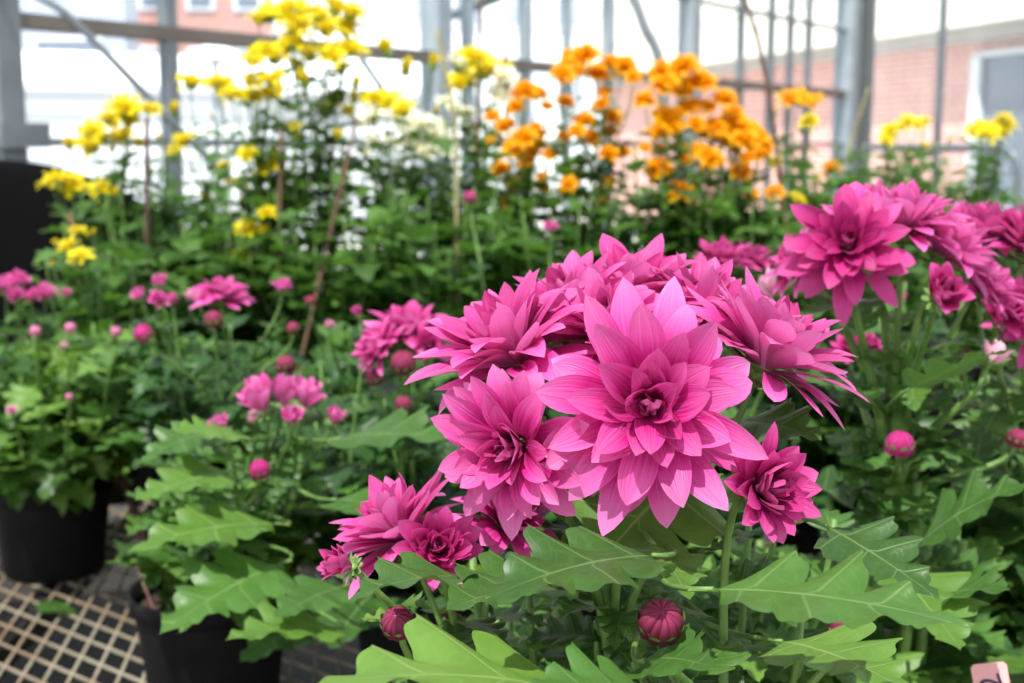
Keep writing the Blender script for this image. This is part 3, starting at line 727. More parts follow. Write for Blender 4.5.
for i, (b, t, n, W, mt, lo, dp, dr, fo, sd, rn) in enumerate(hl):
    hero_leaf(A, P(*b), P(*t), cdir(*n), W=W, mat=mt, lobes=lo, depth=dp, droop=dr, fold=fo, seed=sd, rnd=rn)

# ---- other pink plants: base, list of blooms, list of buds
def pink(base, label, blooms, buds, seed, kind='mid', q=.75, **kw):
    if kw.get('leafL') and seed != 8: kw['leafL'] *= 1.25; kw['spacing'] = kw.get('spacing', .02)*.9
    if seed in (9, 12, 14, 16, 17, 18, 10): kw['leafmats'] = ('leaf_deep', 'leaf_green')
    if kw.get('leafL') and seed != 8: kw['nblind'] += 3
    pl = chrysanth(Vector(base), label, group=None); tops = []
    for i, (px, py, d, Rpx, ax, spec, mt) in enumerate(blooms):
        axv = cdir(*ax); R = Rpx*d/FPX
        tops.append((add_bloom(pl, P(px, py, d)-axv*R*.2, axv, R, spec, mt, seed*31+i, q), axv))
    for i, (px, py, d, Rpx, ax, mt) in enumerate(buds):
        axv = cdir(*ax); tops.append((add_bud(pl, P(px, py, d), axv, Rpx*d/FPX, BU if mt == MG else mt, seed*17+i, q), axv))
    stems_and_leaves(pl, tops, seed=seed, kind=kind, **kw)
    return pl
PK, MG, PL, BU = 'petal_pink', 'petal_magenta', 'petal_pale', 'petal_bud'
Bp = pink((.285, .98, 0), 'pink chrysanthemum behind the largest one on its right, with a thick pale green stem',
     [(848, 246, .86, 66, (-.25, .30, .9), DEC, MG), (905, 222, .90, 62, (.05, .95, .2), SPREAD, PK), (868, 222, .93, 60, (-.3, .9, .1), SPREAD, PK),
      (948, 250, .90, 62, (.5, .75, .15), SPREAD, PK), (942, 295, .86, 38, (.02, .35, .9), CUPF, MG), (985, 285, .93, 45, (.5, .5, .3), SPREAD, PK),
      (800, 262, .95, 40, (-.7, .5, .2), SPREAD, PK), (850, 350, 1.06, 20, (-.2, .5, .6), HALF, MG), (870, 345, 1.05, 14, (.2, .6, .5), HALF, MG),
      (992, 360, .92, 24, (.5, .75, -.2), CUPF, PL)],
     [(900, 442, .86, 15, (0, .85, .4), PK), (905, 410, .98, 9, (0, .9, .3), PL), (1018, 437, .95, 11, (.1, .8, .4), MG), (915, 385, 1.0, 9, (.2, .8, .3), MG)],
     5, q=.95, kind='hi', nblind=8, leafL=.09, height=.36, spread=.10, stem_r=.0056, fork=.84, spacing=.02, nstem=1)
Ip = pink((.52, 1.12, 0), 'deep pink chrysanthemum at the right edge beside the thick stemmed one',
     [(992, 235, 1.02, 52, (0, .95, .2), SPREAD, MG), (1030, 245, 1.0, 55, (.3, .85, .3), SPREAD, MG), (1005, 308, .98, 40, (.1, .3, .9), HALF, MG), (1045, 320, 1.0, 50, (0, .6, .7), DEC, MG),
      (960, 232, 1.06, 40, (-.5, .8, .2), SPREAD, PK)],
     [(965, 350, 1.1, 12, (0, .8, .3), MG)], 6, q=.75, kind='mid', nblind=8, leafL=.095, height=.40, spread=.12, spacing=.02)
Cp = pink((-.325, 1.34, 0), 'pink chrysanthemum spilling broad leaves over its black pot, left of centre',
     [(262, 405, 1.16, 36, (-.3, .9, .2), CUPF, PK), (283, 400, 1.18, 32, (.1, .95, .1), CUPF, PK), (306, 402, 1.16, 30, (.4, .85, .2), CUPF, PK),
      (292, 420, 1.13, 19, (.1, .8, .5), CUPF, PK), (222, 429, 1.10, 20, (-.4, .75, .3), CUPF, PK), (333, 420, 1.15, 17, (.4, .85, .2), CUPF, PK)],
     [(259, 468, 1.08, 11, (0, .7, .5), PK), (256, 415, 1.2, 9, (-.1, .9, 0), PL)],
     8, q=.75, kind='hi', nblind=17, leafL=.105, height=.31, spread=.08, fork=.7, spacing=.016, lean=(.05, -.05), xmin=-.405, leafmats=('leaf_green', 'leaf_bright'))
for i, (b, t, n, W, mt, lo, dp, dr, fo, sd, rn) in enumerate([
    ((290, 525, 1.08), (128, 552, .98), (-.05, .92, .4), .52, 'leaf_bright', 3.4, .5, .5, .1, 21, .4),
    ((292, 560, 1.06), (160, 634, .95), (-.05, .82, .55), .60, 'leaf_green', 3.6, .5, .4, .1, 22, .9),
    ((345, 630, 1.0), (226, 640, .90), (0, .92, .4), .50, 'leaf_bright', 3.6, .5, .4, .1, 23, .5),
    ((240, 470, 1.10), (135, 500, 1.02), (-.1, .85, .5), .6, 'leaf_bright', 3.4, .5, .3, .1, 24, .5),
    ((330, 440, 1.12), (452, 440, 1.02), (0, .92, .4), .55, 'leaf_green', 3.4, .5, .3, .1, 25, .6),
    ((250, 440, 1.10), (170, 430, 1.04), (0, .85, .5), .6, 'leaf_bright', 3.4, .5, .3, .1, 26, .6),
    ((220, 430, 1.12), (140, 462, 1.06), (0, .85, .5), .6, 'leaf_green', 3.4, .5, .5, .1, 28, .6),
    ((345, 615, 1.2), (240, 662, 1.08), (0, .85, .5), .6, 'leaf_green', 3.4, .5, .5, .1, 30, .4),
    ((380, 590, 1.2), (330, 650, 1.05), (.1, .85, .5), .6, 'leaf_green', 3.4, .5, .5, .1, 41, .3),
    ((330, 500, 1.05), (400, 520, .98), (0, .9, .4), .6, 'leaf_green', 3.4, .5, .5, .1, 29, .6),
    ((350, 585, 1.02), (275, 618, .93), (0, .85, .5), .6, 'leaf_green', 3.4, .5, .3, .1, 27, .6)]):
    hero_leaf(Cp, P(*b), P(*t), cdir(*n), W=W, mat=mt, lobes=lo, depth=dp, droop=dr, fold=fo, seed=sd, rnd=rn, nu=60, ns=6)
for (b, t, n, W, mt, dr, sd, rn) in [((905, 560, .84), (1035, 482, .78), (.1, .86, .5), .60, 'leaf_green', .6, 31, .4), ((930, 600, .8), (1010, 590, .74), (0, .8, .6), .7, 'leaf_green', .4, 32, .5),
                                     ((880, 560, .82), (960, 650, .72), (.2, .7, .7), .7, 'leaf_bright', .3, 33, .5), ((870, 400, .9), (800, 380, .84), (-.1, .85, .4), .5, 'leaf_green', .3, 34, .5),
                                     ((880, 300, .92), (800, 322, .86), (-.1, .9, .3), .5, 'leaf_green', .4, 35, .4), ((900, 395, .88), (1010, 350, .80), (.1, .95, .1), .4, 'leaf_green', .3, 36, .4)]:
    hero_leaf(Bp, P(*b), P(*t), cdir(*n), W=W, mat=mt, lobes=3.4, depth=.5, droop=dr, fold=.12, seed=sd, rnd=rn, nu=60, ns=6)
Dp = pink((-.10, 1.40, 0), 'pink chrysanthemum with a broad open bloom above two red buds, left behind the largest plant',
     [(408, 330, 1.22, 50, (.05, .92, .25), DEC, PK), (378, 348, 1.20, 32, (-.6, .4, .4), SPREAD, PK), (428, 345, 1.19, 22, (.1, .1, .9), HALF, MG), (358, 314, 1.28, 11, (-.3, .9, .2), CUPF, MG)],
     [(403, 361, 1.17, 13, (0, .6, .6), MG), (403, 403, 1.15, 9, (0, .7, .5), MG), (374, 376, 1.2, 10, (-.2, .7, .4), MG), (285, 363, 1.22, 10, (-.1, .8, .4), MG)],
     9, q=.75, nblind=8, leafL=.09, height=.37, spread=.12, spacing=.02, nstem=3)
Ep = pink((-.36, 1.66, 0), 'pink chrysanthemum with one flat open bloom, between the cane and the far left plants',
     [(222, 294, 1.52, 33, (.05, .92, .25), DEC, PK), (195, 297, 1.55, 14, (-.5, .8, .2), HALF, PL), (282, 288, 1.55, 13, (.1, .9, .3), HALF, PK), (160, 284, 1.62, 13, (0, .8, .4), CUPF, PK),
      (140, 297, 1.6, 13, (-.3, .7, .4), CUPF, PK), (158, 300, 1.55, 12, (.3, .6, .6), HALF, PK)],
     [(213, 318, 1.45, 10, (0, .8, .4), MG), (142, 332, 1.4, 10, (-.3, .5, .6), PK), (293, 327, 1.45, 7, (0, .8, .4), MG), (172, 298, 1.6, 7, (0, .8, .4), PK)],
     10, q=.55, nblind=9, leafL=.10, height=.33, spread=.13, spacing=.022)
Kp = pink((-.18, 1.88, 0), 'small flowered pink chrysanthemum with a single pale bud behind the brown cane',
     [(330, 326, 1.5, 8, (0, .9, .3), HALF, PL)], [(310, 300, 1.7, 6, (0, .8, .4), MG)], 12, q=.55, nblind=11, leafL=.10, height=.34, spread=.13, spacing=.022)
Fp = pink((-.655, 1.78, 0), 'bushy chrysanthemum with pale tiny buds in the black pot at the left edge',
     [(12, 412, 1.6, 8, (0, .7, .5), HALF, PL)],
     [(35, 330, 1.62, 6, (0, .8, .4), PL), (70, 327, 1.66, 6, (0, .8, .4), PL), (116, 331, 1.6, 6, (0, .8, .4), PL), (69, 396, 1.55, 4, (0, .8, .4), PL)],
     11, q=.55, nblind=16, leafL=.105, height=.36, spread=.14, spacing=.02, leafmats=('leaf_bright', 'leaf_green'))
Gp = pink((-.47, 1.95, 0), 'leafy chrysanthemum in the shaded pot between the left edge pot and the open mesh',
     [], [(64, 345, 1.9, 5, (0, .8, .4), PL)], 14, q=.55, nblind=14, leafL=.10, height=.33, spread=.13, spacing=.022)
E2 = pink((-.86, 2.12, 0), 'pink chrysanthemum with a row of small blooms in front of the black sheet',
     [(5, 288, 2.0, 18, (0, .9, .3), HALF, PK), (18, 283, 2.02, 16, (.2, .8, .4), HALF, PK), (45, 295, 2.0, 15, (.1, .8, .4), HALF, PK), (16, 297, 1.98, 14, (0, .5, .7), CUPF, PK), (66, 295, 2.05, 9, (.2, .8, .4), CUPF, PK)],
     [(30, 295, 1.98, 7, (0, .8, .4), PK)], 15, q=.55, nblind=10, leafL=.10, height=.32, spread=.13, spacing=.022)
Hp = pink((.155, 1.42, 0), 'pink chrysanthemum half hidden behind the largest bloom cluster',
     [(722, 262, 1.20, 36, (-.1, .9, .2), SPREAD, MG), (752, 262, 1.24, 30, (.3, .85, .1), SPREAD, MG), (772, 296, 1.06, 34, (-.55, .55, -.35), SPREAD, PL)],
     [(660, 262, 1.3, 9, (0, .8, .4), PK)], 16, q=.75, nblind=10, leafL=.09, height=.42, spread=.13, spacing=.02)
Lp = pink((.42, 1.62, 0), 'leafy chrysanthemum with one small magenta bloom behind the thick stemmed plant', [(895, 300, 1.5, 14, (0, .9, .2), HALF, MG)], [], 18, q=.55, nblind=14, leafL=.10, height=.44, spread=.14, spacing=.022)
Mp = pink((.78, 1.6, 0), 'green leafy chrysanthemum behind the right edge blooms', [(1020, 260, 1.5, 12, (0, .9, .2), HALF, MG)], [], 19, q=.55, nblind=14, leafL=.10, height=.40, spread=.15, spacing=.022)
Jp = pink((.06, 1.78, 0), 'leafy chrysanthemum with one pink bud rising above the main bloom cluster', [(550, 229, 1.8, 11, (0, .8, .4), HALF, PK)], [(470, 196, 2.1, 7, (0, .8, .4), PK)],
     17, q=.55, nblind=12, leafL=.10, height=.42, spread=.14, spacing=.022)
Np = pink((.70, 1.32, 0), 'low leafy chrysanthemum beyond the pink numbered tag', [], [(1060, 400, 1.2, 8, (0, .8, .4), MG)], 20, q=.55, nblind=14, leafL=.09, height=.33, spread=.12, spacing=.022)

# =================================================================== tall yellow, white and orange flowers
FL = [(11, 1.0, .34, 22, -4, 0), (11, .85, .32, 42, 16, .1), (9, .6, .28, 66, 50, .15), (7, .36, .2, 84, 96, .2)]
PON = [(10, .95, .46, 12, -26, 0), (10, .98, .46, 32, -22, .05), (10, .97, .46, 50, -4, .1), (10, .92, .44, 66, 18, .1), (9, .86, .42, 80, 44, .1), (8, .78, .36, 88, 74, .1), (8, .66, .34, 89, 96, .1)]
CLOSED = [(8, .9, .5, 62, 70, 0), (8, .9, .46, 72, 90, .2), (6, .8, .4, 80, 108, .3)]
HC = {}
def head_meshes(R, kind, mat, k):
    key = (kind, mat, k)
    if key not in HC:
        spec = {'flat': FL, 'pon': PON, 'cup': CLOSED}[kind]; o_, _ = bloom_mesh(1.0, spec, 90+k, .42, split=False)
        M1 = o_.build('flower_head', mat); me = M1.data; bpy.data.objects.remove(M1)
        C_ = MB(); C_.lathe([(.03, -.3), (.12, -.26), (.34, -.1), (.36, .02), (.05, .08)], 8)
        M2 = C_.build('calyx', 'calyx_green'); m2 = M2.data; bpy.data.objects.remove(M2)
        HC[key] = (me, m2)
    return HC[key]
def tall(px, d, label, heads, seed, kind='flat', mat='petal_yellow', Rpx=12, group='tall potted chrysanthemums', height=.62, nblind=3, nstem=3, leafL=.108, foot=None, axt=.2, spacing=.024, leafmats=('leaf_back', 'leaf_green'), lo='low', spread=.09):
    b = P(px, 145, d); b = Vector((b.x, b.y, 0)) if foot is None else Vector(foot)
    r = random.Random(seed); pl = empty('tall_chrysanthemum', b, label, 'potted plant', group); pot(pl, .09, .15)
    tops = []
    for i, h in enumerate(heads):
        hx, hy = h[0], h[1]; sc = h[2] if len(h) > 2 else 1.0; kd = h[3] if len(h) > 3 else kind; mt = h[4] if len(h) > 4 else mat
        dd = d+r.uniform(-.10, .10); p = P(hx, hy, dd); R = Rpx*sc*dd/FPX*r.uniform(.92, 1.1)*(1.35 if kd == 'flat' else 1.22)
        ax = Vector((r.uniform(-.35, .35)+(p.x-b.x)*1.2, r.uniform(-.4, .3)-axt-.3, 1)).normalized()
        me, m2 = head_meshes(1, kd, mt, i % 4)
        o = bpy.data.objects.new('flower_head', me); COL.objects.link(o); o.parent = pl; o.location = p-b-ax*R*.2; o.scale = (R, R, R*(1.0 if kd != 'pon' else .95))
        o.rotation_mode = 'QUATERNION'; o.rotation_quaternion = orient(ax, r.random()*6)
        c_ = bpy.data.objects.new('calyx', m2); COL.objects.link(c_); c_.parent = o
        tops.append((p-ax*R*.45, ax))
    stems_and_leaves(pl, tops, H=.15, seed=seed, kind=lo, nblind=nblind, leafL=leafL, height=height, spread=spread, fork=.60, stem_r=.0026, spacing=spacing, nstem=nstem, leafmats=leafmats, pedicel_r=.0014, small_top=.65)
    return pl
tall(90, 2.15, 'short yellow chrysanthemum with four low heads against the black sheet',
     [(78, 230, .8), (68, 246), (80, 256, .9), (56, 243, .5, 'cup'), (93, 233, .5, 'cup'), (53, 265, .5, 'cup'), (73, 266, .4, 'cup')], 101, Rpx=11, height=.5, nstem=2, nblind=5)
tall(118, 2.62, 'yellow chrysanthemum with flat spreading heads at the left around the dark stake',
     [(107, 117), (122, 108, 1.3), (133, 110, 1.1), (150, 108), (174, 111, .9, 'cup'), (91, 131, 1.1), (103, 137, .8), (122, 135, .9), (69, 145, .8, 'cup'), (90, 145, 1.2), (112, 148, .6, 'cup'), (139, 142, .6),
      (50, 181, 1.0), (60, 179, 1.2), (70, 184, 1.1), (101, 187, 1.0), (115, 194, .7, 'cup'), (98, 204, .4, 'cup'), (159, 139, .5, 'cup'), (128, 120, .9), (114, 122, .8), (75, 190, .8)], 102, nstem=3, nblind=6)
tall(190, 2.75, 'slim yellow chrysanthemum with one raised head on a long straight stalk',
     [(191, 81, 1.2), (184, 140, .9), (176, 151, .8), (213, 117, .4, 'cup'), (207, 134, .4, 'cup'), (231, 130, .35, 'cup'), (207, 201, .8, 'cup'), (158, 205, .5, 'cup'), (224, 166, .6), (239, 182, 1.1), (245, 155, .6, 'cup'), (242, 203, .7, 'cup')], 103, nstem=3, nblind=6)
tall(250, 2.55, 'yellow chrysanthemum with a long flat shelf of heads before the white building',
     [(221, 83), (214, 82, .8), (230, 94, .9), (245, 94, .9), (254, 96, .9), (238, 92, .8), (250, 81, .9), (271, 78, 1.1), (262, 76, .9), (267, 92, .9), (276, 90, .8), (252, 60, 1.1), (268, 50, 1.0), (275, 56, 1.1), (258, 54, .8),
      (247, 153, .8), (268, 166, 1.0), (274, 158, .8), (247, 228, 1.0), (261, 229, .7), (267, 212, .8), (242, 255, .7), (296, 137, .8, 'cup'), (294, 125, .7)], 104, nstem=4, nblind=8)
tall(302, 2.6, 'tallest yellow chrysanthemum, its heads reaching the top of the frame',
     [(259, 18), (268, 14, 1.3), (287, 9, 1.3), (303, 9, 1.2), (294, 29, 1.3), (317, 14, 1.1), (336, 5, 1.3), (350, 11, 1.2), (326, 27, 1.2), (345, 27, 1.1), (289, 44, 1.3), (310, 53, 1.1), (333, 55, 1.2), (325, 50, 1.0), (350, 48, 1.3), (340, 68, 1.0), (296, 63, .8),
      (304, 81, 1.1, 'cup'), (322, 111, .9, 'cup'), (333, 99, 1.1), (338, 137, .9, 'cup'), (347, 110, .8), (354, 98, .8, 'cup'), (356, 84, .9, 'cup'), (295, 42, 1.0), (300, 22, 1.1), (277, 12, 1.0)], 105, nstem=5, nblind=6, height=.7)
tall(385, 2.7, 'yellow chrysanthemum with upright half closed heads left of the white flowers',
     [(386, 50, 1.1, 'cup'), (406, 69, 1.1, 'cup'), (433, 63, 1.0, 'cup'), (384, 100, 1.3), (376, 98, 1.0), (403, 110, 1.0), (365, 96, .8), (349, 110, .7, 'cup'), (436, 112, .6, 'cup'), (372, 122, .6, 'cup'), (397, 170, .5, 'cup'), (398, 143, .5, 'cup')], 106, nstem=3, nblind=8, height=.72)
tall(424, 2.95, 'white chrysanthemum with a dense cluster of creamy heads',
     [(417, 123, 1.2), (431, 131, 1.2), (405, 125, 1.0), (420, 150, 1.2), (411, 146, 1.0), (431, 148, 1.0), (437, 138, 1.1), (455, 107, .9), (446, 101, .8), (466, 113, .9), (425, 121, 1.0), (414, 137, 1.1), (440, 125, .9), (375, 115, .9), (362, 122, .8), (373, 140, .8),
      (365, 152, .7), (470, 130, .8), (446, 150, .8), (390, 140, .8), (477, 150, .7)], 107, mat='petal_white', nstem=4, nblind=6, height=.62)
tall(478, 2.75, 'yellow and white chrysanthemum spray standing between three thin canes',
     [(475, 57, 1.3), (460, 82, 1.2), (484, 72, 1.2), (497, 68, 1.1), (468, 80, 1.0), (460, 64, 1.2, 'flat', 'petal_white'), (494, 60, 1.0, 'flat', 'petal_white'), (504, 84, 1.0, 'flat', 'petal_white'), (499, 95, 1.0, 'flat', 'petal_white'), (505, 75, .9, 'flat', 'petal_white'),
      (476, 70, 1.0), (490, 114, .6, 'cup')], 108, nstem=2, nblind=7, height=.7)
tall(522, 2.6, 'orange chrysanthemum, smallest of the three pompon plants, beside the white ones',
     [(526, 90, 1.1), (537, 94, 1.0), (520, 92, .9), (515, 106, .8), (505, 125, .9), (492, 116, .7), (523, 137, 1.1), (537, 130, .9), (516, 148, 1.2), (538, 145, 1.0), (549, 154, .7), (534, 152, .9), (526, 162, 1.0), (501, 168, .9), (541, 186, .8), (515, 184, .8), (510, 202, .9), (524, 208, .7), (541, 176, .5), (491, 140, .5)],
     109, kind='pon', mat='petal_orange', Rpx=11, nstem=3, nblind=7)
tall(594, 2.6, 'orange chrysanthemum with round heads left of the curved hoop pipe',
     [(572, 58, 1.1), (584, 55, 1.3), (563, 74, 1.0), (598, 73, 1.2), (565, 101, .9), (547, 106, .7), (604, 92, .9), (600, 104, .9), (613, 116, 1.0), (583, 120, 1.0), (590, 137, 1.1), (563, 136, .7), (608, 131, .9), (609, 154, 1.1), (622, 152, .8), (572, 176, 1.0), (568, 184, .9), (607, 182, .8), (604, 202, .6),
      (610, 62, .9), (625, 65, 1.1), (633, 77, .8), (577, 131, .8), (578, 70, .8)], 110, kind='pon', mat='petal_orange', Rpx=11, nstem=4, nblind=7)
tall(672, 2.5, 'orange chrysanthemum with the largest pompon heads right of the curved hoop pipe',
     [(664, 72, 1.4), (683, 66, 1.4), (702, 82, 1.3), (645, 100, 1.0), (681, 88, 1.1), (688, 107, 1.1), (669, 119, 1.3), (659, 131, 1.0), (696, 123, .8), (707, 106, .8), (696, 151, 1.1), (709, 157, 1.1), (686, 160, .7), (659, 150, .8), (645, 147, .5), (658, 168, 1.2), (680, 192, 1.3), (680, 145, .6), (664, 84, 1.2), (700, 150, .9), (676, 70, 1.1)],
     111, kind='pon', mat='petal_orange', Rpx=11.5, nstem=4, nblind=8)
tall(738, 2.55, 'orange chrysanthemum with a broad flat mass of heads in front of the brick wall',
     [(725, 98, 1.0), (732, 113, 1.0), (721, 131, 1.2), (738, 128, 1.3), (756, 137, 1.1), (709, 134, .9), (744, 140, 1.3), (762, 145, 1.0), (760, 153, 1.0), (741, 172, 1.0), (750, 194, .8), (775, 192, .8), (747, 157, .8), (728, 137, 1.2), (716, 127, 1.0), (750, 130, 1.0), (732, 122, 1.1), (718, 160, .6), (735, 150, .6), (700, 213, .6, 'flat', 'petal_yellow'), (798, 198, .7, 'flat', 'petal_yellow')],
     112, kind='pon', mat='petal_orange', Rpx=11.5, nstem=4, nblind=9)
tall(805, 2.9, 'orange chrysanthemum with one flat top head near the corner post',
     [(790, 98, 1.0, 'flat'), (800, 99, 1.1, 'flat'), (812, 100, 1.0, 'flat'), (809, 121, .8, 'pon', 'petal_yellow'), (832, 168, .9), (775, 162, .7, 'pon', 'petal_yellow'), (816, 178, .5, 'cup', 'petal_yellow'), (776, 112, .4, 'cup', 'petal_yellow')], 113, kind='pon', mat='petal_orange', Rpx=11, nstem=3, nblind=14, height=.62, spread=.14)
tall(905, 3.5, 'far yellow chrysanthemum with thin scattered heads before the brick wall',
     [(891, 129), (885, 141, .8), (909, 122, 1.0), (924, 121, .9), (900, 126, .9), (924, 145, .7), (949, 141, .6, 'cup'), (918, 124, .8), (888, 133, .9)], 114, Rpx=8.5, nstem=3, nblind=10, height=.56, spread=.16)
tall(985, 3.3, 'far yellow chrysanthemum with a thick flat cluster beside the bent pipe',
     [(974, 131), (983, 127, 1.1), (991, 133, 1.1), (1001, 125, 1.0), (1009, 123, 1.0), (1004, 118, .9), (996, 127, 1.1), (985, 133, .9), (978, 128, 1.0), (1003, 133, .8)], 115, Rpx=9, nstem=3, nblind=10, height=.56, spread=.16)
# leafy plants without open flowers that fill the rear bench
fill = [(125, 3.05, 'leafy green plant behind the flat yellow heads'), (160, 2.45, 'leafy green plant in front of the slim yellow flowers'), (215, 2.95, 'leafy green plant behind the shelf of yellow heads'), (330, 2.42, 'leafy green plant by the slanting brown cane'),
        (440, 2.42, 'leafy green plant by the greenish cane'), (500, 2.9, 'leafy green plant behind the white flowers'), (562, 2.42, 'leafy green plant between the two smaller orange plants'), (640, 2.9, 'leafy green plant at the foot of the hoop pipe'),
        (700, 2.9, 'leafy green plant behind the large pompon heads'), (770, 2.45, 'leafy green plant in front of the curved bare stick'), (850, 2.6, 'leafy green plant below the black corner strip'), (860, 3.4, 'tall feathery green plant at the corner post'),
        (945, 2.7, 'leafy green plant before the slim glazing bar'), (950, 3.7, 'feathery green plant between the two far yellow ones'), (1010, 2.8, 'leafy green plant at the right edge under the pipe')]
for i, (px, d, lab) in enumerate(fill):
    hh = .53 if 'leafy' in lab else .66
    if px > 820 and 'leafy' in lab: hh = .48
    r = random.Random(300+i)
    tall(px, d, lab, [], 130+i, nblind=18, height=hh, spread=.17, leafL=.105, spacing=.024)

# =================================================================== canes, tags, loose things
def cane(pts, r, mat, label, name='bamboo_stake'):
    """pts are points on the cane; the last one runs down to the pot soil"""
    p3 = [Vector(P(*p)) for p in pts]; lastp = p3[-1]; prev = p3[-2]; dz = (lastp-prev)
    if lastp.z > .1 and dz.z < 0: p3.append(lastp+dz*((.03-lastp.z)/dz.z))
    base = p3[-1]; M = MB(); arr = []
    for a, b in zip(p3[:-1], p3[1:]):
        for t in np.linspace(0, 1, 10, endpoint=False): arr.append(a.lerp(b, t)-base)
    arr.append(Vector((0, 0, 0))); rr = [r*(1+(.18 if k % 6 == 3 else 0)) for k in range(len(arr))]
    M.tube([tuple(a) for a in arr], rr, 8); o = M.build(name, mat); o.location = base
    tag(o, label, 'stake', 'plant canes'); return o
cane([(147, 118, 2.5), (147, 290, 2.5)], .0045, 'cane_dark', 'dark brown upright stake under the flat yellow heads')
cane([(357, 118, 2.38), (317, 290, 2.3)], .0032, 'cane_brown', 'brown slanting cane right of the tallest yellow flowers')
cane([(281, 130, 2.52), (279, 250, 2.5)], .0035, 'cane_brown', 'thin brown cane among the shelf of yellow heads')
cane([(437, 30, 2.4), (455, 120, 2.4), (458, 300, 2.4)], .0036, 'cane_tan', 'greenish tan cane in front of the white flowers')
cane([(481, -10, 2.7), (478, 100, 2.7), (476, 240, 2.7)], .0035, 'cane_brown', 'thin brown cane rising out of the frame over yellow and white spray')
cane([(505, 38, 2.72), (508, 140, 2.72), (510, 240, 2.72)], .003, 'cane_brown', 'thin brown cane left of the smallest orange plant')
cane([(738, -20, 2.75), (757, 35, 2.75), (768, 85, 2.75), (777, 150, 2.75), (787, 240, 2.75)], .0048, 'cane_brown', 'long curved bare stick leaning right of the orange flowers')
cane([(868, 88, 3.1), (846, 160, 3.1), (835, 220, 3.1)], .003, 'cane_tan', 'short pale cane leaning across the corner post')
cane([(70, 215, 2.3), (88, 330, 2.25)], .004, 'cane_brown', 'short reddish cane beside the black sheet')
cane([(96, 418, 1.86), (122, 480, 1.84)], .006, 'cane_dark', 'thick dark stake in the shaded pot left of the mesh')
def ptag(p, ax_up, right, w, h, label, text=None):
    z = Vector(ax_up).normalized(); x = (Vector(right)-z*Vector(right).dot(z)).normalized(); y = z.cross(x)
    e = empty('plant_tag', p, label, 'plant tag'); R = Matrix((x, y, z)).transposed()
    e.rotation_mode = 'QUATERNION'; e.rotation_quaternion = R.to_quaternion()
    M = MB(); t = .0004
    prof = [(-w/2*.3, -h), (w/2*.3, -h), (w/2, -h*.7), (w/2, -.002), (w/2-.002, 0), (-w/2+.002, 0), (-w/2, -.002), (-w/2, -h*.7)]
    V = [(x_, -t, z_) for x_, z_ in prof]+[(x_, t, z_) for x_, z_ in prof]
    F = [[0, 1, 2, 7], [7, 2, 3, 6], [6, 3, 4, 5], [15, 10, 9, 8], [14, 11, 10, 15], [13, 12, 11, 14]]+[[i, i+8, (i+1) % 8+8, (i+1) % 8] for i in range(8)]
    M.add(V, F); M.build('label_strip', 'tag_pink', e, smooth=False)
    if text:
        fc = bpy.data.curves.new('written_number', 'FONT'); fc.body = text; fc.size = w*.95; fc.extrude = .0001; fc.align_x = 'CENTER'; fc.align_y = 'CENTER'
        fc.materials.append(MAT['ink']); t_ = bpy.data.objects.new('written_number', fc); me_ = bpy.data.meshes.new_from_object(t_); bpy.data.objects.remove(t_); o = bpy.data.objects.new('written_number', me_); COL.objects.link(o); o.parent = e
        o.location = (0, -t-.0002, -w*.55); o.rotation_euler = (PI/2, D(-100), 0)
    return e
ptag(P(988, 663, .80), cdir(-.1, .95, -.2), cdir(1, -.15, .1), .022, .11, 'pink plant tag with a dark handwritten number at the bottom right corner', '2')
ptag(P(135, 563, 1.385), cdir(-.33, .9, .1), cdir(.35, .0, 1), .014, .075, 'slim pink tag stuck inside the rim of the pot beside the open mesh')
ptag(P(5, 487, 1.77), cdir(-.25, .9, .25), cdir(1, .1, .1), .014, .06, 'pink tag at the rim of the left edge pot')
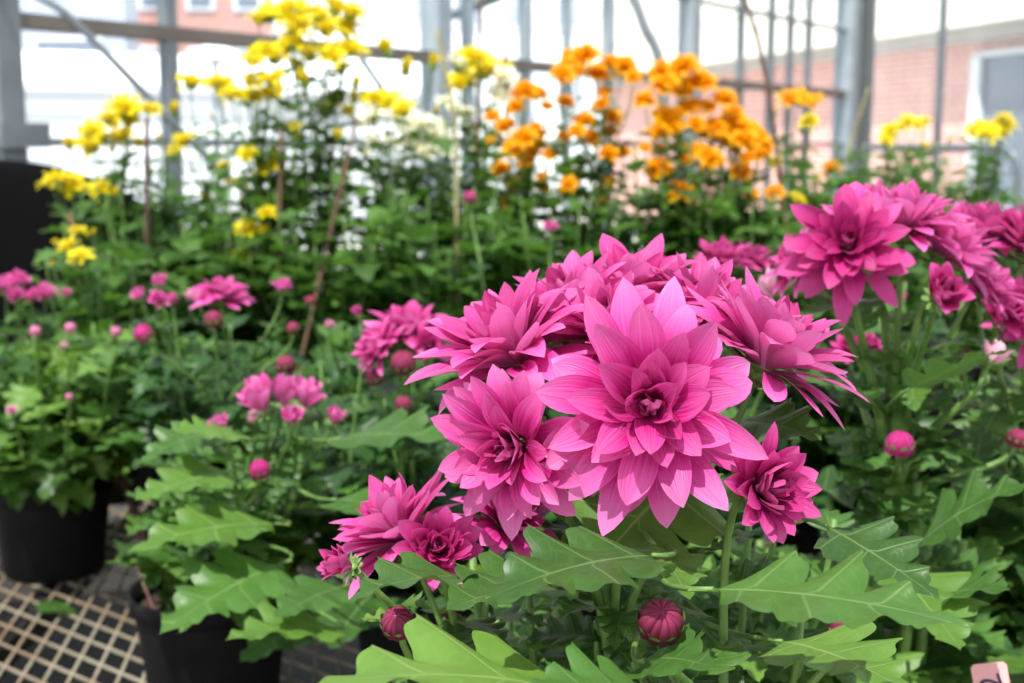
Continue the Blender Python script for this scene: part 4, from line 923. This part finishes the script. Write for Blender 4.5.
# fallen leaf
q = atz(30, 612, .004); e = MB(); G, uv, rr = leaf_grid(.062, .046, .4, 1, .05, 20, 4, .5, .05, .02, .08, 3)
e.grid(G @ np.array(rotz(D(-80))).T, uv, rr); o = e.build('fallen_leaf', 'leaf_green'); o.location = q+Vector((0, 0, .008)); tag(o, 'dull green fallen leaf lying on the open bench mesh', 'leaf')
q = atz(112, 542, .004); e = MB(); G, uv, rr = leaf_grid(.06, .04, .4, 1, .05, 20, 4, 1.2, .4, .06, .1, 5)
e.grid(G @ np.array(rotz(D(-60))).T, uv, rr); o = e.build('dried_leaf', 'dry_leaf'); o.location = q+Vector((0, 0, .02)); tag(o, 'brown dried leaf on the mesh between the two black pots', 'leaf')
# black plastic sheet heaped over something behind the left plants
M = MB(); nA, nB = 60, 30; cx, cy = -1.28, 3.12
g = np.zeros((nB, nA, 3)); th = np.linspace(0, 2*PI, nA, endpoint=False)
for j in range(nB):
    t = j/(nB-1); rr_ = t**.8; z = .555*(1-t**1.8)+.012
    fold_ = 1+.07*np.sin(7*th+3*t)*t+.05*np.sin(13*th+1+2*t)*t+.03*np.sin(23*th)*t
    g[j, :, 0] = cx+.72*rr_*np.cos(th)*fold_*1.1+.0; g[j, :, 1] = cy+.42*rr_*np.sin(th)*fold_; g[j, :, 2] = z+.012*np.sin(5*th+8*t)*t*(1-t)*2
M.grid(g[:, :, :], closed=True)
tag(M.build('plastic_sheet', 'black_sheet'), 'black plastic sheet heaped on the rear bench at the left', 'sheet')

# =================================================================== light
sd = bpy.data.lights.new('sun', 'SUN'); so = bpy.data.objects.new('sun', sd); COL.objects.link(so)
sd.energy = 6.6; sd.angle = D(.6); sd.color = (1.0, .965, .90)
so.rotation_euler = Vector((-.17, -.42, .89)).to_track_quat('Z', 'Y').to_euler()
w = bpy.data.worlds.new('world'); SC.world = w; w.use_nodes = True; nt = w.node_tree
bg = nt.nodes['Background']; tc = nt.nodes.new('ShaderNodeTexCoord'); sp = nt.nodes.new('ShaderNodeSeparateXYZ'); nt.links.new(tc.outputs['Generated'], sp.inputs[0])
f = mth(nt, 'MULTIPLY', sp.outputs[2], 1.6, clamp=True)
nt.links.new(mixc(nt, f, (1.0, 1.0, 1.0), (.80, .88, 1.0)), bg.inputs[0]); bg.inputs[1].default_value = .8
SC.view_settings.view_transform = 'Standard'; SC.view_settings.look = 'None'; SC.view_settings.exposure = .95; SC.view_settings.gamma = 1; SC.view_settings.use_curve_mapping = False
cy_ = SC.cycles; cy_.max_bounces = 8; cy_.transparent_max_bounces = 12; cy_.use_denoising = True; cy_.sample_clamp_indirect = 6; cy_.caustics_reflective = False; cy_.caustics_refractive = False
